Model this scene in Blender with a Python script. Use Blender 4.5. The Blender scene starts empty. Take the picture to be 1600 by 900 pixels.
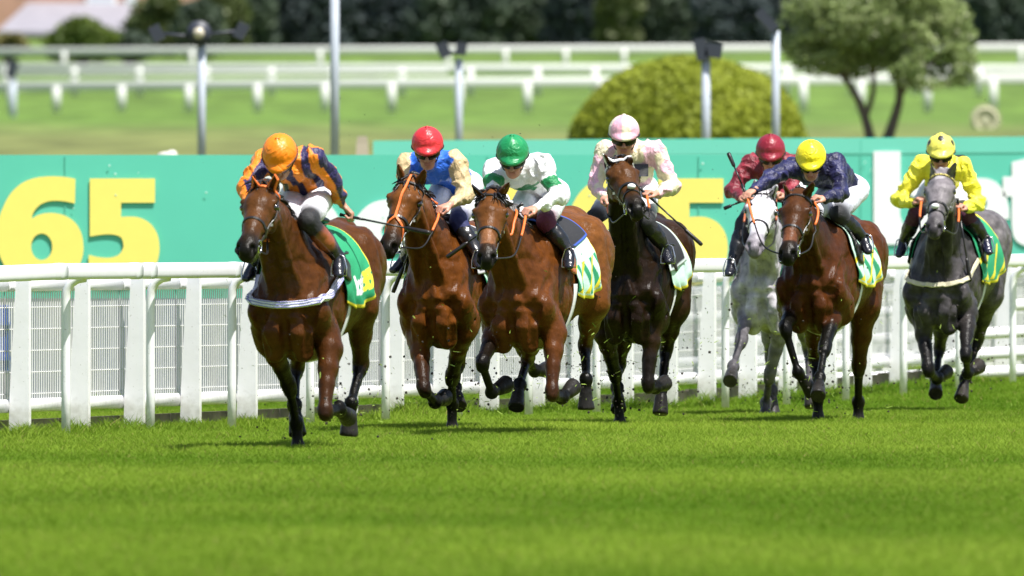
import bpy, math, random, time
import numpy as np
import openvdb as vdb
from mathutils import noise as mnoise, Vector
T0 = time.time()
PI = math.pi
random.seed(7); RNG = np.random.default_rng(7)
scene = bpy.context.scene
COL = scene.collection

# ------------------------------------------------------------------ camera, sky, sun, exposure
CAMZ = 1.32                     # eye height over the turf
FPX = 23600.0                   # focal length in pixels of a 1600 px wide frame
PITCH = math.atan((450 - 361) / FPX)
cd = bpy.data.cameras.new('camera'); cam = bpy.data.objects.new('camera', cd); COL.objects.link(cam)
cam.location = (0, 0, CAMZ); cam.rotation_euler = (PI / 2 - PITCH, 0, 0)
cd.sensor_width = 36.0; cd.lens = FPX / 1600 * 36.0; cd.clip_start = 1.0; cd.clip_end = 3000
cd.dof.use_dof = True; cd.dof.focus_distance = 99.5; cd.dof.aperture_fstop = (cd.lens / 1000) / 0.088
scene.camera = cam

TO_SUN = np.array([0.44, -0.44, 1.28]); TO_SUN /= np.linalg.norm(TO_SUN)
elev = math.asin(TO_SUN[2]); azim = math.atan2(TO_SUN[0], TO_SUN[1])
w = bpy.data.worlds.new('World'); scene.world = w; w.use_nodes = True
nt = w.node_tree; bg = nt.nodes['Background']; sky = nt.nodes.new('ShaderNodeTexSky')
sky.sky_type = 'NISHITA'; sky.sun_disc = False; sky.sun_elevation = elev; sky.sun_rotation = azim
sky.dust_density = 2.0
nt.links.new(sky.outputs[0], bg.inputs[0]); bg.inputs[1].default_value = 0.088
sd = bpy.data.lights.new('sun', 'SUN'); sun = bpy.data.objects.new('sun', sd); COL.objects.link(sun)
sd.energy = 4.6; sd.angle = math.radians(0.6); sd.color = (1.0, 0.97, 0.925)
sun.rotation_euler = Vector(TO_SUN).to_track_quat('Z', 'Y').to_euler()
scene.view_settings.view_transform = 'Standard'; scene.view_settings.look = 'None'
scene.view_settings.gamma = 1.0; scene.view_settings.exposure = 0.80
scene.render.engine = 'CYCLES'
scene.cycles.use_denoising = True
scene.cycles.max_bounces = 6; scene.cycles.diffuse_bounces = 3; scene.cycles.glossy_bounces = 3
scene.cycles.transparent_max_bounces = 8
scene.render.use_persistent_data = False

# ------------------------------------------------------------------ small helpers
def V(*a): return np.array(a, dtype=float)
def unit(v): v = np.asarray(v, float); return v / (np.linalg.norm(v) + 1e-12)
def lerp(a, b, t): return a + (b - a) * t
def smooth(x): x = np.clip(x, 0, 1); return x * x * (3 - 2 * x)
def ray(u, v):
    """unit-depth ray of a photo pixel (world Y is depth)"""
    y = (450 - v) / FPX; x = (u - 800) / FPX
    c, s = math.cos(PITCH), math.sin(PITCH)
    d = V(x, c + y * s, -s + y * c)
    return d / d[1]
def at(u, v, D): return V(0, 0, CAMZ) + ray(u, v) * D
def link(o, parent=None):
    COL.objects.link(o)
    if parent is not None: o.parent = parent
    return o
def thing(name, label, cat, loc=(0, 0, 0), rz=0.0, group=None, kind=None):
    o = bpy.data.objects.new(name, None); o.empty_display_size = 0.1; link(o)
    o.location = loc; o.rotation_euler = (0, 0, rz)
    return tag(o, label, cat, group, kind)
def tag(o, label=None, cat=None, group=None, kind=None):
    if label: o['label'] = label
    if cat: o['category'] = cat
    if group: o['group'] = group
    if kind: o['kind'] = kind
    return o
def meshobj(name, verts, faces, mat, parent=None, smooth_=True, col=None):
    """verts (N,3); faces list or (M,3|4) array"""
    me = bpy.data.meshes.new(name)
    verts = np.asarray(verts, dtype=np.float32)
    if isinstance(faces, np.ndarray):
        n, k = faces.shape
        me.vertices.add(len(verts)); me.vertices.foreach_set('co', verts.ravel())
        me.loops.add(n * k); me.loops.foreach_set('vertex_index', faces.astype(np.int32).ravel())
        me.polygons.add(n); me.polygons.foreach_set('loop_start', np.arange(0, n * k, k, dtype=np.int32))
        me.update(calc_edges=True)
    else:
        me.from_pydata([tuple(map(float, p)) for p in verts], [], faces); me.update()
    me.validate()
    if smooth_: me.polygons.foreach_set('use_smooth', np.ones(len(me.polygons), dtype=bool)); me.update()
    if col is not None:
        c = np.ones((len(verts), 4), dtype=np.float32); c[:, :3] = col
        a = me.color_attributes.new('Col', 'FLOAT_COLOR', 'POINT'); a.data.foreach_set('color', c.ravel())
    if mat is not None: me.materials.append(mat)
    o = bpy.data.objects.new(name, me); return link(o, parent)

class MB:
    """collects simple solids into one mesh"""
    def __init__(s): s.v = []; s.f = []
    def add(s, v, f):
        n = len(s.v); s.v += [tuple(map(float, p)) for p in v]; s.f += [tuple(i + n for i in q) for q in f]; return s
    def box(s, c, d, rz=0.0, taper=1.0):
        c = V(*c); x, y, z = [k / 2 for k in d]; P = []
        for sz, k in ((-1, 1.0), (1, taper)):
            for sx, sy in ((-1, -1), (1, -1), (1, 1), (-1, 1)):
                px, py = sx * x * k, sy * y * k
                P.append((c[0] + px * math.cos(rz) - py * math.sin(rz), c[1] + px * math.sin(rz) + py * math.cos(rz), c[2] + sz * z))
        return s.add(P, [(3, 2, 1, 0), (4, 5, 6, 7), (0, 1, 5, 4), (1, 2, 6, 5), (2, 3, 7, 6), (3, 0, 4, 7)])
    def tube(s, pts, r, n=8, cap=True, sec=None, sq=1):
        """round (or sec = (a,b) elliptic, b vertical) tube along pts; r scalar or list"""
        pts = [V(*p) for p in pts]; m = len(pts); R = [r] * m if np.isscalar(r) else list(r)
        base = len(s.v); prev = None
        for i, p in enumerate(pts):
            t = unit((pts[min(i + 1, m - 1)] - pts[max(i - 1, 0)]))
            if sec is not None: e1 = unit(np.cross(t, V(0, 0, 1))); e2 = np.cross(e1, t)
            else:
                if prev is None:
                    prev = unit(np.cross(t, V(0.31, 0.22, 0.92))) if abs(t[2]) < 0.9 else unit(np.cross(t, V(1, 0.1, 0)))
                e1 = unit(prev - t * np.dot(prev, t)); prev = e1; e2 = np.cross(t, e1)
            a, b = (1, 1) if sec is None else sec
            for k in range(n):
                an = 2 * PI * k / n
                ca_, sa_ = math.cos(an), math.sin(an)
                if sq != 1: ca_ = math.copysign(abs(ca_) ** sq, ca_); sa_ = math.copysign(abs(sa_) ** sq, sa_)
                q = p + R[i] * (a * ca_ * e1 + b * sa_ * e2); s.v.append(tuple(q))
        for i in range(m - 1):
            for k in range(n):
                a0 = base + i * n + k; a1 = base + i * n + (k + 1) % n
                s.f.append((a0, a1, a1 + n, a0 + n))
        if cap:
            s.f.append(tuple(base + k for k in range(n))[::-1]); s.f.append(tuple(base + (m - 1) * n + k for k in range(n)))
        return s
    def ball(s, c, r, n=12, m=8):
        r = (r, r, r) if np.isscalar(r) else r; c = V(*c); P = []; F = []
        for i in range(m + 1):
            th = PI * i / m
            for k in range(n):
                a = 2 * PI * k / n
                P.append((c[0] + r[0] * math.sin(th) * math.cos(a), c[1] + r[1] * math.sin(th) * math.sin(a), c[2] + r[2] * math.cos(th)))
        for i in range(m):
            for k in range(n):
                F.append((i * n + k, (i + 1) * n + k, (i + 1) * n + (k + 1) % n, i * n + (k + 1) % n))
        return s.add(P, F)
    def build(s, name, mat, parent=None, sm=False): return meshobj(name, s.v, s.f, mat, parent, sm)

def spline(pts, n):
    """Catmull-Rom resample of control points"""
    P = [V(*p) for p in pts]; P = [2 * P[0] - P[1]] + P + [2 * P[-1] - P[-2]]; out = []
    m = len(P) - 3
    for j in range(n):
        t = j / (n - 1) * m; i = min(int(t), m - 1); t -= i
        a, b, c, d = P[i:i + 4]
        out.append(0.5 * ((2 * b) + (c - a) * t + (2 * a - 5 * b + 4 * c - d) * t * t + (3 * b - a - 3 * c + d) * t ** 3))
    return out

# ------------------------------------------------------------------ materials
MATS = {}
def material(name, color=(0.5, 0.5, 0.5), rough=0.5, metal=0.0, attr=False, var=0.0, vscale=8.0, bump=0.0, bscale=40.0,
             spec=0.5, coat=0.0, sheen=0.0, stretch=None, detail=4.0, sss=0.0, trans=0.0, color2=None, rvar=0.0, bdist=.01, distort=0.0, hair=False):
    if name in MATS: return MATS[name]
    m = bpy.data.materials.new(name); m.use_nodes = True; t = m.node_tree; N = t.nodes; L = t.links
    b = N['Principled BSDF']; b.inputs['Roughness'].default_value = rough; b.inputs['Metallic'].default_value = metal
    b.inputs['Specular IOR Level'].default_value = spec
    b.inputs['Coat Weight'].default_value = coat; b.inputs['Coat Roughness'].default_value = 0.15
    b.inputs['Sheen Weight'].default_value = sheen; b.inputs['Sheen Roughness'].default_value = 0.4
    tc = N.new('ShaderNodeTexCoord'); mp = N.new('ShaderNodeMapping'); L.new(tc.outputs['Object'], mp.inputs[0])
    if stretch: mp.inputs['Scale'].default_value = stretch
    if attr: c = N.new('ShaderNodeAttribute'); c.attribute_name = 'Col'; cs = c.outputs['Color']
    else: c = N.new('ShaderNodeRGB'); c.outputs[0].default_value = (*color, 1); cs = c.outputs[0]
    if var > 0 or color2 is not None:
        nz = N.new('ShaderNodeTexNoise'); nz.inputs['Scale'].default_value = vscale; nz.inputs['Detail'].default_value = detail
        nz.inputs['Roughness'].default_value = 0.6; L.new(mp.outputs[0], nz.inputs['Vector'])
        if color2 is not None:
            rp = N.new('ShaderNodeMapRange'); rp.inputs[1].default_value = 0.38; rp.inputs[2].default_value = 0.62
            L.new(nz.outputs['Fac'], rp.inputs[0])
            mx = N.new('ShaderNodeMix'); mx.data_type = 'RGBA'; L.new(rp.outputs[0], mx.inputs[0]); L.new(cs, mx.inputs[6])
            mx.inputs[7].default_value = (*color2, 1); cs = mx.outputs[2]
        if var > 0:
            rp = N.new('ShaderNodeMapRange'); rp.inputs[1].default_value = 0.25; rp.inputs[2].default_value = 0.75
            rp.inputs[3].default_value = 1 - var; rp.inputs[4].default_value = 1 + var; L.new(nz.outputs['Fac'], rp.inputs[0])
            mu = N.new('ShaderNodeVectorMath'); mu.operation = 'SCALE'; L.new(cs, mu.inputs[0]); L.new(rp.outputs[0], mu.inputs['Scale'])
            cs = mu.outputs[0]
    L.new(cs, b.inputs['Base Color'])
    if bump > 0:
        n2 = N.new('ShaderNodeTexNoise'); n2.inputs['Scale'].default_value = bscale; n2.inputs['Detail'].default_value = 3
        L.new(mp.outputs[0], n2.inputs['Vector'])
        bp = N.new('ShaderNodeBump'); bp.inputs['Strength'].default_value = bump; bp.inputs['Distance'].default_value = bdist; n2.inputs['Distortion'].default_value = distort
        L.new(n2.outputs['Fac'], bp.inputs['Height']); L.new(bp.outputs[0], b.inputs['Normal'])
        if hair:      # fine lie of the hair over the broad swell of the skin
            m3 = N.new('ShaderNodeMapping'); m3.inputs['Scale'].default_value = (90, 90, 26); L.new(tc.outputs['Object'], m3.inputs[0])
            n3 = N.new('ShaderNodeTexNoise'); n3.inputs['Scale'].default_value = 1.0; n3.inputs['Detail'].default_value = 3; L.new(m3.outputs[0], n3.inputs['Vector'])
            b3 = N.new('ShaderNodeBump'); b3.inputs['Strength'].default_value = .55; b3.inputs['Distance'].default_value = .006
            L.new(n3.outputs['Fac'], b3.inputs['Height']); L.new(bp.outputs[0], b3.inputs['Normal']); L.new(b3.outputs[0], b.inputs['Normal'])
        if rvar > 0:
            r2 = N.new('ShaderNodeMapRange'); r2.inputs[3].default_value = rough - rvar; r2.inputs[4].default_value = rough + rvar
            L.new(n2.outputs['Fac'], r2.inputs[0]); L.new(r2.outputs[0], b.inputs['Roughness'])
    if trans > 0:
        tr = N.new('ShaderNodeBsdfTranslucent'); ms = N.new('ShaderNodeMixShader'); ms.inputs[0].default_value = trans
        L.new(cs, tr.inputs[0]); L.new(b.outputs[0], ms.inputs[1]); L.new(tr.outputs[0], ms.inputs[2])
        L.new(ms.outputs[0], N['Material Output'].inputs[0])
    MATS[name] = m; return m

COAT = material('horse coat', attr=True, rough=0.35, var=0.34, vscale=17, bump=0.55, bscale=20, spec=0.12, rvar=0.12, hair=True)
SATIN = material('racing silk', attr=True, rough=0.50, var=0.07, vscale=20, bump=0.7, bscale=13, spec=0.45, sheen=0.1, bdist=.022, distort=2.2)
CAPSILK = material('cap silk', attr=True, rough=0.38, var=0.05, vscale=20, bump=0.6, bscale=12, spec=0.5, bdist=.016, distort=2.0)
CLOTH = material('breeches cloth', attr=True, rough=0.75, var=0.04, bump=0.7, bscale=22, bdist=.015, distort=.8)
SKIN = material('skin', attr=True, rough=0.5, var=0.08, vscale=30)
HAIR = material('black horse hair', (0.012, 0.010, 0.009), 0.42, var=0.3)
GREYHAIR = material('grey horse hair', (0.30, 0.29, 0.28), 0.5, var=0.3)
LEATHER = material('black leather', (0.012, 0.010, 0.009), 0.38, var=0.3, bump=0.2)
BOOT = material('boot leather', attr=True, rough=0.25, spec=0.6, bump=0.5, bscale=16)
ORANGE = material('orange rubber strap', (0.75, 0.16, 0.03), 0.5, var=0.15)
TAN = material('tan leather', (0.38, 0.10, 0.035), 0.45, var=0.2)
WHITEST = material('white webbing', (0.75, 0.75, 0.74), 0.7, var=0.1)
SHEEP = material('white and blue fleece', attr=True, rough=0.9, bump=0.8, bscale=120)
CREAM = material('cream webbing', (0.55, 0.50, 0.36), 0.8, var=0.15)
STEEL = material('steel', (0.65, 0.65, 0.66), 0.22, metal=1.0)
GOGG = material('dark goggle lens', (0.006, 0.006, 0.007), 0.22, spec=0.3)
EYE = material('horse eye', (0.01, 0.006, 0.004), 0.05, spec=0.8, coat=1.0)
PAD = material('saddle cloth', attr=True, rough=0.75, bump=0.5, bscale=14)
PLASTIC = material('white rail plastic', (0.84, 0.83, 0.845), 0.38, var=0.03, vscale=5, detail=8, bump=0.15, bscale=12)
WIRE = material('white wire', (0.68, 0.68, 0.67), 0.5, var=0.08)
GRIP = material('whip grip', (0.013, 0.013, 0.014), 0.35, var=0.2, bump=0.2)

def muddy(m, z0, z1, amt):      # mud splashed up from the turf on to the foot of posts and rails
    t = m.node_tree; N = t.nodes; L = t.links; b = N['Principled BSDF']; src = b.inputs['Base Color'].links[0].from_socket
    g = N.new('ShaderNodeNewGeometry'); sx = N.new('ShaderNodeSeparateXYZ'); L.new(g.outputs['Position'], sx.inputs[0])
    nz = N.new('ShaderNodeTexNoise'); nz.inputs['Scale'].default_value = 22; nz.inputs['Detail'].default_value = 6; L.new(g.outputs['Position'], nz.inputs['Vector'])
    a = N.new('ShaderNodeMath'); a.operation = 'MULTIPLY_ADD'; a.inputs[1].default_value = -(z1 - z0) * 1.6; L.new(nz.outputs['Fac'], a.inputs[0]); L.new(sx.outputs[2], a.inputs[2])
    r = N.new('ShaderNodeMapRange'); r.inputs[1].default_value = z0 - (z1 - z0) * .8; r.inputs[2].default_value = z1 - (z1 - z0) * .8; r.inputs[3].default_value = amt; r.inputs[4].default_value = 0; L.new(a.outputs[0], r.inputs[0])
    n2 = N.new('ShaderNodeTexNoise'); n2.inputs['Scale'].default_value = 60; n2.inputs['Detail'].default_value = 2; L.new(g.outputs['Position'], n2.inputs['Vector'])
    r2 = N.new('ShaderNodeMapRange'); r2.inputs[1].default_value = .68; r2.inputs[2].default_value = .74; r2.inputs[4].default_value = .35; L.new(n2.outputs['Fac'], r2.inputs[0])
    ad = N.new('ShaderNodeMath'); ad.operation = 'MAXIMUM'; L.new(r.outputs[0], ad.inputs[0]); L.new(r2.outputs[0], ad.inputs[1])
    mx = N.new('ShaderNodeMix'); mx.data_type = 'RGBA'; L.new(ad.outputs[0], mx.inputs[0]); L.new(src, mx.inputs[6]); mx.inputs[7].default_value = (.16, .14, .07, 1); L.new(mx.outputs[2], b.inputs['Base Color'])
muddy(PLASTIC, .0, .20, .45)

# ------------------------------------------------------------------ smooth solid modelling: blended tapered limbs on a voxel grid
class Solid:
    def __init__(s, lo, hi, h):
        s.h = h; s.lo = V(*lo); n = [int(math.ceil((hi[i] - lo[i]) / h)) + 1 for i in range(3)]
        s.ax = [(s.lo[i] + np.arange(n[i]) * h).astype(np.float32) for i in range(3)]
        s.g = np.full(n, 0.25, dtype=np.float32); s.pr = []
    @staticmethod
    def _dist(px, py, pz, A, B, ra, rb, side):
        ab = B - A; L = np.linalg.norm(ab)
        if L < 1e-5: ab = V(0, 0, 1e-3); L = 1e-3
        ax = ab / L
        qx, qy, qz = px - A[0], py - A[1], pz - A[2]
        tl = qx * ax[0] + qy * ax[1] + qz * ax[2]
        t = np.clip(tl / L, 0, 1)
        if side is None:
            qx = qx - t * ab[0]; qy = qy - t * ab[1]; qz = qz - t * ab[2]
            return np.sqrt(qx * qx + qy * qy + qz * qz) - (ra[0] + (rb[0] - ra[0]) * t), t
        sd_ = unit(side - ax * np.dot(side, ax)); ot = np.cross(ax, sd_)
        ql = qx * sd_[0] + qy * sd_[1] + qz * sd_[2]; qo = qx * ot[0] + qy * ot[1] + qz * ot[2]
        qa = tl - t * L
        rl = ra[0] + (rb[0] - ra[0]) * t; ro = ra[1] + (rb[1] - ra[1]) * t; re = np.minimum(rl, ro)
        n = np.sqrt((ql / rl) ** 2 + (qo / ro) ** 2 + (qa / re) ** 2) + 1e-6
        gN = np.sqrt((ql / rl ** 2) ** 2 + (qo / ro ** 2) ** 2 + (qa / re ** 2) ** 2) + 1e-6
        return n * (n - 1) / gN, t
    def cap(s, A, B, ra, rb=None, k=0.03, side=None, c=(0.5, 0.5, 0.5), c2=None, cut=False, tagn='', w=0.014):
        A = V(*A); B = V(*B); rb = ra if rb is None else rb
        ra = (ra, ra) if np.isscalar(ra) else ra; rb = (rb, rb) if np.isscalar(rb) else rb
        if side is None and (ra[0] != ra[1] or rb[0] != rb[1]): side = V(0, 1, 0)
        rm = max(*ra, *rb) + k + 2 * s.h; sl = []
        for i in range(3):
            a = int((min(A[i], B[i]) - rm - s.lo[i]) / s.h); b = int((max(A[i], B[i]) + rm - s.lo[i]) / s.h) + 2
            a = max(a, 0); b = min(b, s.g.shape[i])
            if b <= a: return
            sl.append(slice(a, b))
        X = s.ax[0][sl[0]][:, None, None]; Y = s.ax[1][sl[1]][None, :, None]; Z = s.ax[2][sl[2]][None, None, :]
        d, _ = s._dist(X, Y, Z, A, B, ra, rb, side); d = d.astype(np.float32)
        o = s.g[tuple(sl)]
        if cut:
            d = -d; h = np.maximum(k - np.abs(o - d), 0) / k; s.g[tuple(sl)] = np.maximum(o, d) + h * h * k * 0.25
            s.pr.append((A, B, ra, rb, side, V(*c), V(*(c2 or c)), True, tagn, w)) if c is not None and tagn == 'paint' else None
        else:
            h = np.maximum(k - np.abs(o - d), 0) / k; s.g[tuple(sl)] = np.minimum(o, d) - h * h * k * 0.25
            s.pr.append((A, B, ra, rb, side, V(*c), V(*(c2 if c2 is not None else c)), False, tagn, w))
    def ball(s, c0, r, k=0.03, side=None, axis=(0, 0, 1), **kw):
        a = unit(axis) * 1e-3; s.cap(V(*c0) - a, V(*c0) + a, r, r, k, side, **kw)
    def chain(s, pts, rs, k=0.03, side=None, cols=None, **kw):
        for i in range(len(pts) - 1):
            c = cols[i] if cols else (0.5,) * 3; c2 = cols[i + 1] if cols else c
            s.cap(pts[i], pts[i + 1], rs[i], rs[i + 1], k, side, c=c, c2=c2, **kw)
    def floorcut(s, P, n, rad, k=0.01):
        """remove everything beyond plane (P, n) within rad of P"""
        P = V(*P); n = unit(n); sl = []
        for i in range(3):
            a = max(int((P[i] - rad - s.lo[i]) / s.h), 0); b = min(int((P[i] + rad - s.lo[i]) / s.h) + 1, s.g.shape[i])
            if b <= a: return
            sl.append(slice(a, b))
        X = s.ax[0][sl[0]][:, None, None] - P[0]; Y = s.ax[1][sl[1]][None, :, None] - P[1]; Z = s.ax[2][sl[2]][None, None, :] - P[2]
        d = (X * n[0] + Y * n[1] + Z * n[2]); m = (X * X + Y * Y + Z * Z) < rad * rad
        o = s.g[tuple(sl)]; s.g[tuple(sl)] = np.where(m, np.maximum(o, d), o)
    def sample(s, P):
        P = np.atleast_2d(P); f = (P - s.lo) / s.h; i = np.floor(f).astype(int)
        for a in range(3): i[:, a] = np.clip(i[:, a], 0, s.g.shape[a] - 2)
        f = np.clip(f - i, 0, 1); r = 0
        for dx in (0, 1):
            for dy in (0, 1):
                for dz in (0, 1):
                    wgt = (f[:, 0] if dx else 1 - f[:, 0]) * (f[:, 1] if dy else 1 - f[:, 1]) * (f[:, 2] if dz else 1 - f[:, 2])
                    r = r + wgt * s.g[i[:, 0] + dx, i[:, 1] + dy, i[:, 2] + dz]
        return r
    def grad(s, P):
        P = np.atleast_2d(P); e = s.h; G = np.stack([s.sample(P + V(*d)) - s.sample(P - V(*d)) for d in ((e, 0, 0), (0, e, 0), (0, 0, e))], 1)
        return G / (np.linalg.norm(G, axis=1, keepdims=True) + 1e-9)
    def march(s, P, D, iso, n=70, mx=0.6):
        """from points P outside along D until the solid's skin (raised by iso)"""
        P = np.atleast_2d(P).astype(float).copy(); D = np.atleast_2d(D); tr = np.zeros(len(P))
        for _ in range(n):
            d = s.sample(P) - iso; d = np.clip(d * 0.8, -0.03, 0.05); tr += d; P += D * d[:, None]
        return P
    def mesh(s, iso=0.0):
        h = s.h; g = np.clip(s.g - iso, -3 * h, 3 * h)
        G = vdb.FloatGrid(3 * h); G.copyFromArray(g); p, tris, quads = G.convertToPolygons(0.0, 0.0)
        p = np.asarray(p) * h + s.lo
        return p, np.asarray(quads)[:, ::-1], np.asarray(tris)[:, ::-1]
    def colors(s, P, info=False):
        W = np.zeros(len(P)); C = np.zeros((len(P), 3)); best = np.full(len(P), 9.0); bi = np.zeros(len(P), int); bt = np.zeros(len(P))
        p = P.astype(np.float32)
        for j, (A, B, ra, rb, side, c, c2, cut, tg, w) in enumerate(s.pr):
            d, t = s._dist(p[:, 0], p[:, 1], p[:, 2], A, B, ra, rb, side); d = np.abs(d) if cut else d
            if cut: d = d - 0.004
            wt = np.exp(-np.clip(d, -0.05, 0.4) / w); W += wt; C += wt[:, None] * (c + (c2 - c) * np.clip(t, 0, 1)[:, None])
            m = d < best; best[m] = d[m]; bi[m] = j; bt[m] = t[m]
        C = C / (W[:, None] + 1e-20)
        return (C, bi, bt) if info else C
    def build(s, name, mat, parent, iso=0.0, paint=None, relax=1, disp=None):
        P, Q, Tr = s.mesh(iso)
        C, bi, bt = s.colors(P, True)
        if paint is not None: C = paint(P, C, [s.pr[i][8] for i in range(len(s.pr))], bi, bt)
        if disp is not None: P = P + s.grad(P) * disp(P)[:, None]
        return meshobj(name, P, Q, mat, parent, True, C)

def vnoise(P, sc, seed=0.0, oct_=2):
    """cheap smooth noise in -1..1 for arrays"""
    out = np.zeros(len(P)); amp = 1.0
    for o in range(oct_):
        q = P * sc * (2 ** o) + seed * 7.31 + o * 3.7
        i = np.floor(q).astype(np.int64); f = q - i; f = f * f * (3 - 2 * f); r = 0
        for dx in (0, 1):
            for dy in (0, 1):
                for dz in (0, 1):
                    hsh = ((i[:, 0] + dx) * 73856093 ^ (i[:, 1] + dy) * 19349663 ^ (i[:, 2] + dz) * 83492791) & 0xFFFFF
                    hsh = (hsh * 1103515245 + 12345) & 0x7FFFFFFF
                    val = (hsh % 10007) / 5003.5 - 1
                    wgt = (f[:, 0] if dx else 1 - f[:, 0]) * (f[:, 1] if dy else 1 - f[:, 1]) * (f[:, 2] if dz else 1 - f[:, 2])
                    r = r + wgt * val
        out += amp * r; amp *= 0.5
    return out
# ------------------------------------------------------------------ a frame that walks with one horse: x forward, y to its left, z up
CAMP = V(0, 0, CAMZ)
class Frame:
    def __init__(s, u, D, yaw):
        p = at(u, 500, D); s.O = V(p[0], p[1], 0); s.yaw = math.radians(yaw)
        s.F = V(-math.sin(s.yaw), -math.cos(s.yaw), 0); s.L = V(math.cos(s.yaw), -math.sin(s.yaw), 0)
        s.rz = math.atan2(s.F[1], s.F[0])
    def loc(s, p): q = V(*p) - s.O; return V(q @ s.F, q @ s.L, q[2])
    def vloc(s, q): return V(q @ s.F, q @ s.L, q[2])
    def line(s, u, v): return s.loc(CAMP), s.vloc(ray(u, v))
    def px(s, u, v, xf):
        c, d = s.line(u, v); return c + d * ((xf - c[0]) / d[0])
    def reach(s, par, u, v, Lg, sgn):
        """the point behind photo pixel (u,v) that lies a bone's length from its parent joint"""
        if not isinstance(sgn, str): return s.px(u, v, sgn)
        c, d = s.line(u, v); e = c - par; a = d @ d; b = e @ d; cc = e @ e - Lg * Lg; disc = b * b - a * cc
        if disc <= 0: return c + d * (-b / a)
        r = [(-b + math.sqrt(disc)) / a, (-b - math.sqrt(disc)) / a]; P = [c + d * k for k in r]
        P.sort(key=lambda p: p[0]); return P[1] if sgn == '+' else P[0]

def ribbon(S, P, wd, th, lift, name, mat, parent, closed=False):
    """flat strap lying on the solid's skin along P"""
    P = np.array(P); n = len(P)
    for _ in range(6):
        d = S.sample(P) - lift; P = P - S.grad(P) * np.clip(d, -0.02, 0.02)[:, None]
    Nn = S.grad(P); v = []; f = []
    for i in range(n):
        a = P[(i + 1) % n] if closed or i < n - 1 else P[i]; b = P[i - 1] if closed or i > 0 else P[i]
        t = unit(a - b); sd_ = unit(np.cross(t, Nn[i])); N_ = np.cross(sd_, t)
        if N_ @ Nn[i] < 0: N_ = -N_
        for sx, sz in ((-1, -1), (-0.8, 1), (0.8, 1), (1, -1)): v.append(P[i] + sd_ * sx * wd / 2 + N_ * sz * th / 2)
    for i in range(n if closed else n - 1):
        j = (i + 1) % n
        for k in range(4): f.append((i * 4 + k, i * 4 + (k + 1) % 4, j * 4 + (k + 1) % 4, j * 4 + k))
    if not closed: f += [(0, 1, 2, 3), (4 * n - 1, 4 * n - 2, 4 * n - 3, 4 * n - 4)]
    return meshobj(name, v, f, mat, parent, False)

def tuft(mb, P0, D, L, r, droop=0.3, n=5, seed=0):
    rr = random.Random(seed); p = V(*P0); d = unit(D); pts = [p.copy()]
    for i in range(n):
        d = unit(d + V(rr.uniform(-.15, .15), rr.uniform(-.15, .15), -droop * 0.5 + rr.uniform(-.1, .1))); p = p + d * L / n; pts.append(p.copy())
    mb.tube(pts, [r * (1 - 0.85 * i / n) for i in range(n + 1)], 5)

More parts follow.
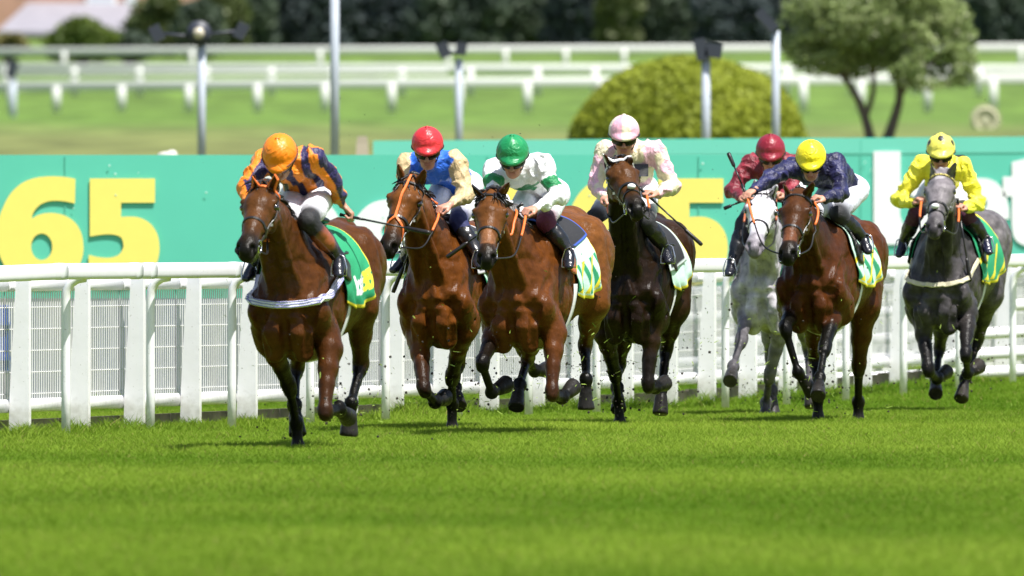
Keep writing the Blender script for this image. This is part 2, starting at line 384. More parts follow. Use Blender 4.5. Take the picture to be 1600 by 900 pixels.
def build_horse(h):
    fr = Frame(h['u0'], h['D'], h['yaw']); h['fr'] = fr
    root = thing('horse', h['label'], 'horse', fr.O, fr.rz, 'racehorses galloping past the rail'); h['root'] = root
    K = h['col']; body, neck, head, muz, leg, low = [V(*K[x]) * (V(.69, .84, .66) if 'dapple' not in h else V(.9, .9, .9)) for x in ('body', 'neck', 'head', 'muzzle', 'leg', 'low')]
    rumpc = V(*K.get('rump', K['body'])) * (V(.73, .90, .70) if 'dapple' not in h else V(.9, .9, .9))
    C = fr.px(*h['chest'], 0.2); R = fr.px(*h['rump'], -0.98)
    S = Solid((-2.15, min(C[1], R[1]) - 0.75, -0.08), (1.75, max(C[1], R[1]) + 0.75, 2.25), 0.0115)
    Yv = V(0, 1, 0)
    def tr(x):  # trunk centre line
        t = (C[0] - x) / (C[0] - R[0]); p = C + (R - C) * t; return V(x, p[1], p[2] - 0.05 * math.sin(PI * min(max(t, 0), 1)))
    fw = h.get('fat', 1.0)
    # trunk
    S.cap(tr(.20), tr(-.12), (.205 * fw, .355), (.245 * fw, .385), .04, Yv, c=body)
    S.cap(tr(-.12), tr(-.55), (.25 * fw, .385), (.285 * fw, .345), .06, Yv, c=body)
    S.cap(tr(-.55), tr(-.88), (.285 * fw, .335), (.25 * fw, .285), .06, Yv, c=body, c2=rumpc)
    S.cap(tr(-.88) + V(0, 0, .0), tr(-1.22) + V(0, 0, .02), (.25, .29), (.17, .20), .06, Yv, c=rumpc)
    S.cap(tr(.08) + V(0, 0, .30), tr(-.30) + V(0, 0, .37), (.07, .09), (.07, .05), .08, Yv, c=body)   # withers
    S.cap(tr(-.75) + V(0, 0, .22), tr(-1.1) + V(0, 0, .20), (.12, .09), (.10, .08), .08, Yv, c=rumpc)  # croup
    for sy in (-1, 1):
        S.cap(tr(-.90) + V(0, sy * .15, .10), tr(-1.18) + V(0, sy * .15, -.12), (.14, .19), (.12, .17), .05, Yv, c=rumpc)
        S.cap(tr(-.02) + V(0, sy * .13, .26), tr(.28) + V(0, sy * .165, -.06), (.06, .12), (.075, .12), .035, Yv, c=body)   # shoulder blade
        S.cap(tr(.30) + V(0, sy * .165, -.06), tr(.08) + V(0, sy * .185, -.24), (.085, .10), (.08, .11), .03, Yv, c=body)   # upper arm
        S.cap(tr(.340) + V(0, sy * .082, -.18), tr(.27) + V(0, sy * .088, -.320), .088, .064, .007, c=body)    # breast muscles
        S.cap(tr(.05) + V(0, sy * .20, -.02), tr(-.15) + V(0, sy * .22, -.12), (.04, .1), (.03, .1), .04, Yv, c=body)
    S.ball(tr(.26) + V(0, 0, -.04), (.16, .20), .05, Yv, c=body)
    S.cap(tr(.30) + V(0, 0, -.22), tr(.10) + V(0, 0, -.33), .075, .06, .03, c=body)
    # neck and head
    Wd = tr(-.05) + V(0, 0, .34)
    P = fr.reach(Wd, *h['poll'], h.get('necklen', .90), '+'); M = fr.reach(P, *h['nose'], .55, '+')
    a = unit(M - P)
    (u1, v1), (u2, v2) = h['eyes']           # horse's right eye (photo left), left eye
    ew = fr.vloc(V(u2 - u1, 0, -(v2 - v1)) / 1.0); vd = fr.vloc(ray(*h['poll'])); vd = unit(vd); ew = unit(ew)
    s_ = unit(ew + vd * (-(ew @ a) / (vd @ a))); n_ = unit(np.cross(a, s_))
    if n_[2] < 0: n_ = -n_
    h['head'] = (P, a, s_, n_)
    def hp(t, o=0, l=0): return P + a * t + n_ * o + s_ * l
    nb = tr(.06) + V(0, 0, .10); thr = hp(.05, -.14) + V(-.03, 0, 0)
    m1 = nb * .62 + thr * .38 + V(-.01, 0, .02); m2 = nb * .28 + thr * .72 + V(-.0, 0, .03)
    sN = unit(Yv * .6 + s_ * .4)
    S.cap(nb, m1, (.165, .29), (.118, .215), .05, Yv, c=body, c2=neck)
    S.cap(m1, m2, (.115, .215), (.086, .160), .04, Yv, c=neck)
    S.cap(m2, thr, (.084, .155), (.072, .115), .04, sN, c=neck, c2=(neck + head) / 2)
    S.cap(tr(.24) + V(0, 0, .0), m1 + unit(np.cross(Yv, m1 - nb)) * .12, (.11, .13), (.05, .08), .06, Yv, c=body, c2=neck)
    for sy in (-1, 1):   # long muscles either side of the windpipe
        S.cap(tr(.30) + V(0, sy * .06, .0), hp(.10, -.15, sy * .045), .060, .040, .022, c=body, c2=neck)
    # skull
    S.cap(hp(.00, -.045), hp(.17, -.035), (.080, .076), (.106, .094), .02, s_, c=head)
    S.cap(hp(.17, -.040), hp(.36, -.040), (.100, .086), (.062, .066), .02, s_, c=head)
    S.cap(hp(.36, -.040), hp(.50, -.045), (.056, .062), (.058, .060), .02, s_, c=head, c2=lerp(head, muz, .6))
    S.cap(hp(.51, -.045), hp(.575, -.050), (.062, .058), (.058, .055), .02, s_, c=muz)
    S.cap(hp(.07, -.022), hp(.24, -.012), (.060, .025), (.045, .020), .02, s_, c=head)       # forehead
    S.cap(hp(.24, -.010), hp(.50, -.010), (.034, .018), (.026, .016), .015, s_, c=head, c2=muz)  # nose bone
    for sl in (-1, 1):
        S.cap(hp(.10, -.145, sl * .045), hp(.20, -.130, sl * .055), (.042, .088), (.037, .072), .02, s_, c=head)   # jowl
        S.cap(hp(.20, -.130, sl * .050), hp(.44, -.098, sl * .026), (.028, .040), (.022, .024), .02, s_, c=head)   # jaw bar
        S.cap(hp(.17, -.058, sl * .082), hp(.36, -.068, sl * .058), .022, .013, .014, c=head)                    # facial crest
        S.ball(hp(.155, -.012, sl * .095), .029, .012, c=head)                                                 # brow
        S.cap(hp(.185, -.048, sl * .098), hp(.20, -.048, sl * .100), .018, .015, .01, c=lerp(head, V(.01, .008, .006), .6))
        S.cap(hp(.05, -.05, sl * .075), hp(.12, -.02, sl * .083), .02, .016, .02, c=head)
        S.cap(hp(.535, -.028, sl * .034), hp(.572, -.045, sl * .044), .030, .027, .010, c=muz)                      # nostril flare
        S.cap(hp(.22, -.018, sl * .062), hp(.30, -.018, sl * .052), .006, .004, .012, cut=True, c=None)
    S.cap(hp(.46, -.105), hp(.565, -.118), (.036, .026), (.034, .028), .012, s_, c=muz)       # lower lip
    S.ball(hp(.60, -.070), (.045, .036), .012, s_, axis=a, c=muz)
    for sl in (-1, 1):
        S.cap(hp(.572, -.022, sl * .043), hp(.615, -.050, sl * .046), .0195, .013, .007, cut=True, c=(.004, .003, .003), tagn='paint')
        S.cap(hp(.168, -.034, sl * .142), hp(.168, -.034, sl * .118), .032, .022, .008, cut=True, c=(.004, .003, .002), tagn='paint')
    md = h.get('mouth', .004)
    S.cap(hp(.66, -.100 - md, .05), hp(.66, -.100 - md, -.05), .02, .02, .005, cut=True, c=None)
    S.cap(hp(.60, -.098 - md, .06), hp(.60, -.098 - md, -.06), md + .003, md + .003, .005, cut=True, c=(.05, .02, .02), tagn='paint')
    S.cap(hp(.52, -.096, .075), hp(.52, -.096, -.075), .005, .005, .006, cut=True, c=None)
    def carve(pts, r=.014, k=.03, up=.004):      # a crease pressed into the front of the horse
        n_p = 9; pts = spline([V(.80, tr(.3)[1] + y, C[2] + z) for y, z in pts], n_p); q = S.march(np.array(pts), np.tile(V(-1, 0, 0), (n_p, 1)), 0, n=90)
        for a_, b_ in zip(q[:-1], q[1:]):
            if np.linalg.norm(a_ - b_) < .12: S.cap(a_ + V(up, 0, 0), b_ + V(up, 0, 0), r, r, k, cut=True, c=None)
    carve([(0, .02), (0, -.12), (0, -.30)], .016, .035)
    for sy in (-1, 1):
        carve([(sy * .150, -.06), (sy * .160, -.20), (sy * .125, -.34)], .016, .04)
        carve([(sy * .05, .20), (sy * .062, .06), (sy * .10, -.05)], .012, .035)
        carve([(sy * .02, -.10), (sy * .08, -.085), (sy * .155, -.10)], .010, .03)
        carve([(sy * .215, .10), (sy * .205, -.02), (sy * .17, -.12)], .010, .035)
    # ears
    for sl, tip in ((-1, h['ears'][0]), (1, h['ears'][1])):
        b0 = hp(-.005, -.030, sl * .058); T = fr.reach(b0, tip[0], tip[1], .175, h.get('earsign', '+'))
        ea = unit(T - b0); opn = unit(a * .5 + s_ * sl * .6 + n_ * .5); opn = unit(opn - ea * (opn @ ea)); es = np.cross(ea, opn)
        mid = b0 + (T - b0) * .42
        S.cap(b0, mid, (.030, .025), (.040, .021), .014, es, c=head); S.cap(mid, mid * .4 + T * .6, (.040, .021), (.027, .014), .006, es, c=head); S.cap(mid * .4 + T * .6, T, (.027, .014), (.006, .006), .006, es, c=head, c2=head * .35)
        S.cap(b0 + ea * .040 + opn * .028, mid + ea * .060 + opn * .020, .018, .010, .006, cut=True, c=head * .25, tagn='paint')
    # legs
    joints = {}
    def legcol(t): return leg + (low - leg) * t
    for nm in ('RF', 'LF'):
        if nm not in h['legs']: continue
        J = h['legs'][nm]; sy = -1 if nm == 'RF' else 1
        E0 = tr(.08) + V(0, sy * .175, -.25); e = J.get('elbow'); E = fr.px(e[0], e[1], e[2]) if e else E0
        Kn = fr.reach(E, *J['knee'][:2], .46, J['knee'][2]); F = fr.reach(Kn, *J['fet'][:2], .29, J['fet'][2]); T = fr.reach(F, *J['toe'][:2], .15, J['toe'][2])
        b = J.get('black', .0)  # how far up the black reaches
        S.cap(tr(.10) + V(0, sy * .18, -.18), E, (.09, .12), (.080, .094), .035, Yv, c=body, c2=leg)
        sd_ = Yv; mid = E * .45 + Kn * .55; kc = lerp(leg, low, .35 + b * .65); mc = lerp(leg, low, b)
        S.cap(E, E * .7 + Kn * .3, (.074, .094), (.062, .074), .03, sd_, c=leg, c2=leg)
        S.cap(E * .7 + Kn * .3, mid, (.062, .074), (.046, .054), .02, sd_, c=leg, c2=mc)
        S.cap(mid, Kn, (.050, .057), (.036, .040), .02, sd_, c=mc, c2=kc)
        ka = unit(Kn - E); S.cap(Kn - ka * .04, Kn + unit(F - Kn) * .035, (.049, .052), (.044, .046), .015, sd_, c=kc, c2=low)
        S.cap(Kn, F, (.027, .028), (.024, .026), .02, sd_, c=low); ca0 = unit(F - Kn); bk0 = unit(np.cross(Yv, ca0)); bk0 = bk0 if bk0[0] < 0 or abs(bk0[0]) < .2 else -bk0; S.cap(Kn + bk0 * .030, F + bk0 * .026, (.017, .012), (.016, .014), .010, sd_, c=low)
        ca = unit(F - Kn); back = unit(np.cross(Yv, ca)); back = back if back[0] < 0 or abs(back[0]) < .2 else -back
        S.ball(F, .044, .025, c=low); S.ball(F - ca * .0 + back * .018, .036, .02, c=low)
        pa = unit(T - F); S.cap(F, T - pa * .05, (.036, .037), (.034, .035), .018, sd_, c=low)
        S.cap(T - pa * .055, T + pa * .045, (.043, .045), (.056, .060), .016, sd_, c=K['hoof'], w=.008)
        S.floorcut(T + pa * .052, pa, .09)
        joints[nm] = (E, Kn, F, T)
    for nm in ('RH', 'LH'):
        if nm not in h['legs']: continue
        J = h['legs'][nm]; sy = -1 if nm == 'RH' else 1
        hip = tr(-1.0) + V(0, sy * .16, .03); st = J.get('stifle')
        St = fr.px(*st) if st else tr(-.80) + V(0, sy * .20, -.30)
        Hk = fr.reach(St, *J['hock'][:2], .47, J['hock'][2]); F = fr.reach(Hk, *J['fet'][:2], .36, J['fet'][2]); T = fr.reach(F, *J['toe'][:2], .15, J['toe'][2])
        S.cap(hip, St, (.15, .24), (.115, .14), .06, Yv, c=rumpc, c2=lerp(rumpc, leg, .5))
        S.cap(tr(-1.15) + V(0, sy * .13, -.05), St * .45 + Hk * .55, (.12, .14), (.055, .07), .05, Yv, c=rumpc, c2=leg)
        m = St * .5 + Hk * .5
        S.cap(St, m, (.100, .125), (.070, .090), .03, Yv, c=lerp(rumpc, leg, .6), c2=leg)
        S.cap(m, Hk, (.066, .085), (.041, .050), .03, Yv, c=leg, c2=lerp(leg, low, .6))
        ca = unit(F - Hk); ga = unit(Hk - St); S.cap(Hk - ga * .07 - V(.03, 0, 0), Hk - V(.02, 0, -.0), (.030, .035), (.040, .050), .02, Yv, c=lerp(leg, low, .5))
        S.cap(Hk - ga * .02, Hk + ca * .06, (.047, .060), (.040, .050), .02, Yv, c=lerp(leg, low, .6), c2=low)
        S.cap(Hk, F, (.031, .034), (.027, .029), .02, Yv, c=low); bk0 = unit(np.cross(Yv, ca)); bk0 = bk0 if bk0[0] < 0 or abs(bk0[0]) < .2 else -bk0; S.cap(Hk + bk0 * .036, F + bk0 * .026, (.019, .016), (.018, .016), .010, Yv, c=low)
        back = unit(np.cross(Yv, ca)); back = back if back[0] < 0 or abs(back[0]) < .2 else -back
        S.ball(F, .044, .025, c=low); S.ball(F + back * .016, .036, .02, c=low)
        pa = unit(T - F); S.cap(F, T - pa * .05, (.036, .037), (.034, .035), .018, Yv, c=low)
        S.cap(T - pa * .055, T + pa * .045, (.043, .045), (.056, .060), .016, Yv, c=K['hoof'], w=.008)
        S.floorcut(T + pa * .052, pa, .09)
        joints[nm] = (St, Hk, F, T)
    h['joints'] = joints
    # skin folds and hollows: shallow grooves
    for sy in (-1, 1):
        S.cap(tr(-.02) + V(0, sy * .255, .10), tr(.16) + V(0, sy * .245, -.20), .008, .006, .03, cut=True, c=None)
    h['S'] = S; h['tr'] = tr
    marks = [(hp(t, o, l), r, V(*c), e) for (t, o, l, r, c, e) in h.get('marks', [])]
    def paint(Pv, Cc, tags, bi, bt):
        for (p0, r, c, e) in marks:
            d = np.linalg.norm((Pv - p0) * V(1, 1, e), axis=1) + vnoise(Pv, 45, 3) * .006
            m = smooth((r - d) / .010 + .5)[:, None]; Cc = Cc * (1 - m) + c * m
        # coat: slow tone changes, dapples on greys, sweat and dirt specks
        q = 1 + .13 * vnoise(Pv, 5, h['D']) + .05 * vnoise(Pv, 26, 2)
        if h.get('dapple'):
            dp = vnoise(Pv, 17, 5, 2); lum = Cc.mean(axis=1); q = q + h['dapple'] * np.clip(dp, -.8, .8) * (lum > .02)
        Cc = Cc * np.clip(q, .3, 1.8)[:, None]
        if h.get('mottle'):
            mk = smooth((vnoise(Pv, 60, 9, 1) - .62) * 8)[:, None] * .5; Cc = Cc * (1 - mk) + V(.08, .08, .08) * mk
        return np.clip(Cc, .002, .95)
    def vein(Pv):
        zc_ = C[2]; onb = smooth((Pv[:, 2] - .55) / .2) * smooth((1.15 - Pv[:, 0]) / .3)
        r = 1 - np.abs(vnoise(Pv + .04 * np.stack([vnoise(Pv, 8, 5), vnoise(Pv, 8, 6), vnoise(Pv, 8, 7)], 1), 5.5, 1, 1)) * 3
        r2 = 1 - np.abs(vnoise(Pv, 13, 8, 1)) * 3.2
        return onb * (-.009 * np.clip(r, 0, 1) + .003 * np.clip(r2, 0, 1)) + .004 * vnoise(Pv, 7, 4, 2)
    S.build('body', COAT, root, paint=paint, disp=vein)
    # eyes, hair
    for sl in (-1, 1):
        e = MB().ball(hp(.168, -.034, sl * .101), .0225, 14, 10); e.build('eye', EYE, root, True)
    hr = GREYHAIR if h.get('greyhair') else HAIR
    mb = MB(); rr = random.Random(h['D'])
    for i in range(85):
        l = rr.uniform(-.036, .036); t = rr.uniform(-.05, .035)
        tuft(mb, hp(t, -.006, l), a * rr.uniform(.1, 1) + n_ * rr.uniform(.15, .9) + s_ * rr.uniform(-.9, .9), rr.uniform(.06, .13) * h.get('forelock', 1), .013, .35, 5, i)
    mb.build('forelock', hr, root, True)
    mb = MB(); crest = [Wd + V(.02, 0, .03)] + [m1 + unit(np.cross(m2 - m1, Yv)) * -.22 * -1 if False else m1] + [m2, hp(0, 0)]
    # the crest line: march down on to the neck from above
    for i in range(150):
        t = rr.random(); base = Wd + (hp(-.03, 0) - Wd) * t; up = unit(np.cross(hp(0, 0) - Wd, V(0, 1, 0))); up = up if up[2] > 0 else -up
        p = S.march(base + up * .25 + V(0, rr.uniform(-.02, .02), 0), -up, .0)[0]
        sd_ = h.get('maneside', 1)
        tuft(mb, p, V(-.5, sd_ * rr.uniform(.0, .9), rr.uniform(.2, .7)), rr.uniform(.045, .085), .012, .6, 5, 100 + i)
    mb.build('mane', hr, root, True)
    mb = MB(); tb = tr(-1.32) + V(-.06, 0, .14)
    for i in range(46):
        tuft(mb, tb + V(rr.uniform(-.02, .02), rr.uniform(-.03, .03), rr.uniform(-.03, .03)), V(-.8, rr.uniform(-.2, .1), rr.uniform(-.5, .1)), rr.uniform(.45, .7), .022, .6, 8, 300 + i)
    mb.build('tail', hr, root, True)
    tack(h, root, S, hp, tr)
    return h

def ringpts(S, c, e1, e2, R, a0, a1, n, iso):
    A = np.radians(np.linspace(a0, a1, n)); D = np.cos(A)[:, None] * e1 + np.sin(A)[:, None] * e2
    return S.march(c + D * R, -D, iso)

def tack(h, root, S, hp, tr):
    P, a, s_, n_ = h['head']; T = h['tack']
    br = thing_part('bridle', root)
    bm = T.get('bmat', LEATHER)
    ribbon(S, ringpts(S, hp(.345, -.06), s_, n_, .22, 0, 360, 40, .004)[:-1], .022, .006, .004, 'noseband', bm, br, True)
    if T.get('sheepnose'): pass
    ribbon(S, ringpts(S, hp(.055, -.06), s_, n_, .22, -15, 195, 26, .005), T.get('bw', .020), .007, .006, 'browband', T.get('brow', LEATHER), br)
    for sl in (-1, 1):
        pts = []
        for t, o in ((-.03, -.005), (.0, -.045), (.05, -.065), (.14, -.085), (.24, -.095), (.34, -.098), (.43, -.092)):
            c = hp(t, o, 0); pts.append(S.march(c + s_ * sl * .2, -s_ * sl, .004)[0])
        ribbon(S, spline(pts, 22), .017, .006, .005, 'cheekpiece', bm, br)
        pts = []
        for t, o in ((-.035, -.02), (.02, -.12), (.09, -.20)):
            c = hp(t, o, 0); pts.append(S.march(c + s_ * sl * .2, -s_ * sl, .004)[0])
        ribbon(S, spline(pts, 12), .014, .005, .005, 'throat_lash', bm, br)
        rc = S.march(hp(.475, -.092) + s_ * sl * .2, -s_ * sl, .010)[0]
        mb = MB(); mb.tube([rc + (a * math.cos(x) + n_ * math.sin(x)) * .038 for x in np.linspace(0, 2 * PI, 25)], .0055, 6, False)
        mb.tube([rc, rc - s_ * sl * .03], .008, 6); mb.build('bit_ring', STEEL, br, True)
        mb = MB()
        for t in (.12, .27): q = S.march(hp(t, -.088) + s_ * sl * .2, -s_ * sl, .012)[0]; mb.box(q, (.016, .016, .016))
        mb.build('buckle', STEEL, br)
        h.setdefault('bit', {})[sl] = rc + a * .01 - n_ * .03
    if T.get('cross'):   # figure of eight / cross noseband in orange rubber
        c1 = []
        for t, l, o in ((-.02, .006, .0), (.10, .004, .0), (.22, -.002, .0), (.32, -.004, .0)):
            c1.append(S.march(hp(t, .2, l), -n_, .005)[0])
        ribbon(S, spline(c1, 16), .017, .007, .006, 'nose_strap', T['cross'], br)
        for sl in (-1, 1):
            c = [S.march(hp(.32, .2, -.004), -n_, .006)[0], S.march(hp(.36, .14, sl * .06), unit(-n_ - s_ * sl * .5), .006)[0],
                 S.march(hp(.42, -.03, sl * .2), -s_ * sl, .006)[0], S.march(hp(.47, -.09, sl * .2), -s_ * sl, .008)[0]]
            ribbon(S, spline(c, 14), .018, .007, .006, 'nose_strap', T['cross'], br)
    if T.get('lownose'):
        ribbon(S, ringpts(S, hp(.425, -.07), s_, n_, .22, -40, 220, 26, .004), .013, .006, .004, 'flash_strap', LEATHER, br)
        q = S.march(hp(.40, .2, 0), -n_, .014)[0]; MB().ball(q, (.03, .03, .02)).build('nose_pad', T['lownose'], br, True)
    # martingale / breast girth
    if T.get('breast'):
        mat, wd, z0, z1, th = T['breast']; pts = []
        for ang in np.linspace(-100, 100, 44):
            d = V(math.cos(math.radians(ang)), math.sin(math.radians(ang)), 0); k = abs(ang) / 100
            c = tr(.02) + V(0, 0, z0 + (z1 - z0) * k ** 1.5)
            pts.append(S.march(c + d * .8, -d, .020 if mat is SHEEP else .012, n=90)[0])
        for _ in range(6): pts = [pts[0]] + [(pts[i - 1] + pts[i] * 2 + pts[i + 1]) / 4 for i in range(1, len(pts) - 1)] + [pts[-1]]
        b = ribbon(S, pts, wd, th, .022 if mat is SHEEP else .014, 'breast_girth', mat, root)
        if mat is SHEEP:
            n = len(b.data.vertices); cc = np.ones((n, 4), dtype=np.float32)
            # triple stripe: built as three piping cords on the band
            cc[:, :3] = (.72, .72, .75); at_ = b.data.color_attributes.new('Col', 'FLOAT_COLOR', 'POINT'); at_.data.foreach_set('color', cc.ravel())
            for dz in (-.014, .0, .014):
                q = np.array(pts) + V(0, 0, dz); 
                for _ in range(5): q = q - S.grad(q) * (S.sample(q) - .034)[:, None]
                m = MB(); m.tube(list(q), .0026, 5); m.build('blue_stripe', material('blue webbing', (.16, .16, .42), .8), b, True)
    # girth
    pts = [p for p in ringpts(S, tr(-.22), V(0, 1, 0), V(0, 0, 1), .47, -182, 2, 40, .01)]
    ribbon(S, pts, .075, .012, .012, 'girth', T.get('girth', WHITEST), root)
    # saddle cloth: a sheet over the back, from withers to loins, hanging down each flank
    x0, x1, a0, a1 = T.get('cloth', (.0, -.62, -16, 196)); nx, na = 84, 190
    base, edge, pat = T['pad']
    XX = np.linspace(x0, x1, nx); AA = np.radians(np.linspace(a0, a1, na)); Pts = []; Cc = []
    g = np.array([[V(0, math.cos(A), math.sin(A)) for A in AA]] * nx).reshape(-1, 3)
    cen = np.array([[tr(x) + V(0, 0, .06)] * na for x in XX]).reshape(-1, 3)
    Q = S.march(cen + g * .75, -g, .022, n=60)
    ia = np.tile(np.arange(na), nx); ix = np.repeat(np.arange(nx), na)
    low_ = np.minimum(ia, na - 1 - ia) / na
    fl = np.clip((.22 - low_) / .22, 0, 1)
    wv = .014 * np.sin(ix / nx * 17 + np.sin(ia * .11) * 1.5 + h['D']) * fl + .010 * fl
    Q = Q + g * wv[:, None]; Q[:, 0] += -.06 * fl + .02 * np.sin(ia * .3) * fl * (ix / nx); Q[:, 2] -= .05 * fl * fl * np.sin(ix / nx * 3)
    col = np.tile(V(*base), (len(Q), 1))
    dist_edge = np.minimum(np.minimum(ia, na - 1 - ia) * .0105, (nx - 1 - ix) * .0075)
    col[dist_edge < .028] = edge
    if pat == 'letters':
        for side in (0, 1):
            aa = ia if side == 1 else na - 1 - ia    # left flank: text reads towards the tail
            U = (ix - 8) / (nx - 14.0); W = aa / (na * .30)
            if not side: U = 1 - U
            tx = (U - .36) * 5.7; ty = (W - .17) / .21
            for (g_, ox, cc_) in (('b', 0, (.8, .8, .8)), ('e', .66, (.8, .8, .8)), ('t', 1.26, (.8, .8, .8)), ('3', 1.74, (.85, .75, .05)), ('6', 2.28, (.85, .75, .05)), ('5', 2.84, (.85, .75, .05))):
                m = in_glyph(g_, (tx - ox), ty); col[m] = cc_
    elif pat == 'blocks':
        m = (low_ < .17) & (dist_edge > .04) & (np.sin(ix * .30 + low_ * 30) > .25); col[m] = (.02, .26, .12)
        m = (low_ < .17) & (dist_edge > .04) & (np.sin(ix * .22 - low_ * 40 + 1) > .7); col[m] = (.75, .62, .03)
    v = Q.reshape(nx, na, 3); F = []
    i, j = np.meshgrid(np.arange(nx - 1), np.arange(na - 1), indexing='ij'); b0 = (i * na + j).ravel()
    F = np.stack([b0, b0 + na, b0 + na + 1, b0 + 1], 1)
    o = meshobj('saddle_cloth', Q, F, PAD, root, True, col)
    md = o.modifiers.new('t', 'SOLIDIFY'); md.thickness = .006
    if T.get('pad2'):   # dark numnah showing beyond the cloth
        xa, xb, c2, al = T['pad2']; nx2, na2 = 30, 60
        XX = np.linspace(xa, xb, nx2); AA = np.radians(np.linspace(al, 180 - al, na2))
        g = np.array([[V(0, math.cos(A), math.sin(A)) for A in AA]] * nx2).reshape(-1, 3); cen = np.array([[tr(x) + V(0, 0, .06)] * na2 for x in XX]).reshape(-1, 3)
        Q = S.march(cen + g * .75, -g, .034, n=60); i, j = np.meshgrid(np.arange(nx2 - 1), np.arange(na2 - 1), indexing='ij'); b0 = (i * na2 + j).ravel()
        ia = np.tile(np.arange(na2), nx2); ix = np.repeat(np.arange(nx2), na2); cl = np.tile(V(.015, .015, .018), (len(Q), 1))
        e = np.minimum(np.minimum(ia, na2 - 1 - ia) * 1.6, np.minimum(ix, nx2 - 1 - ix)) < 2; cl[e] = c2
        o2 = meshobj('numnah', Q, np.stack([b0, b0 + na2, b0 + na2 + 1, b0 + 1], 1), PAD, root, True, cl); o2.modifiers.new('t', 'SOLIDIFY').thickness = .008
    # racing saddle: small seat with flaps
    S2 = Solid(tr(-.45) + V(-.15, -.42, -.15), tr(-.05) + V(.15, .42, .65), .012)
    top = [S.march(tr(x) + V(0, 0, .8), V(0, 0, -1), .03)[0] for x in (-.10, -.25, -.42)]
    S2.cap(top[0] + V(0, 0, .02), top[1], (.06, .030), (.075, .022), .02, V(0, 1, 0)); S2.cap(top[1], top[2] + V(0, 0, .02), (.075, .022), (.10, .03), .02, V(0, 1, 0))
    for sy in (-1, 1):
        q = [S.march(tr(x) + V(0, 0, .06) + V(0, sy * math.cos(math.radians(A)), math.sin(math.radians(A))) * .75, -V(0, sy * math.cos(math.radians(A)), math.sin(math.radians(A))), .03)[0] for x, A in ((-.2, 62), (-.14, 30), (-.12, 8))]
        S2.cap(q[0], q[1], (.014, .10), (.012, .11), .02, V(0, 1, 0)); S2.cap(q[1], q[2], (.012, .11), (.012, .07), .02, V(0, 1, 0))
    p_, Q_, T_ = S2.mesh(); meshobj('saddle', p_, Q_, T.get('saddle', LEATHER), root, True)

def thing_part(name, parent):
    o = bpy.data.objects.new(name, None); o.empty_display_size = .05; return link(o, parent)

# ------------------------------------------------------------------ bold letter outlines (unit: x-height = 1; digits and ascender 1.38)
def _c(pts, n=6):
    """closed smooth-ish outline; points with a third value 1 stay sharp"""
    m = len(pts); out = []
    for i in range(m):
        p0, p1, p2, p3 = pts[i - 1], pts[i], pts[(i + 1) % m], pts[(i + 2) % m]
        s1 = len(p1) > 2; s2 = len(p2) > 2
        P0 = V(*(p1[:2] if s1 else p0[:2])); P1 = V(*p1[:2]); P2 = V(*p2[:2]); P3 = V(*(p2[:2] if s2 else p3[:2]))
        if s1 and s2: out.append(tuple(P1)); continue
        for k in range(n):
            t = k / n; out.append(tuple(.5 * ((2 * P1) + (P2 - P0) * t + (2 * P0 - 5 * P1 + 4 * P2 - P3) * t * t + (3 * P1 - P0 - 3 * P2 + P3) * t ** 3)))
    return out
def _d(L):  # traced digit pixels -> units
    return [((p[0]) / 475.0, (868 - p[1]) / 475.0) + tuple(p[2:]) for p in L]
def _l(L): return [((p[0]) / 108.0, p[1] / 108.0) + tuple(p[2:]) for p in L]
def _ell(cx, cy, rx, ry, n=28): return [(cx + rx * math.cos(2 * PI * i / n), cy + ry * math.sin(2 * PI * i / n)) for i in range(n)]
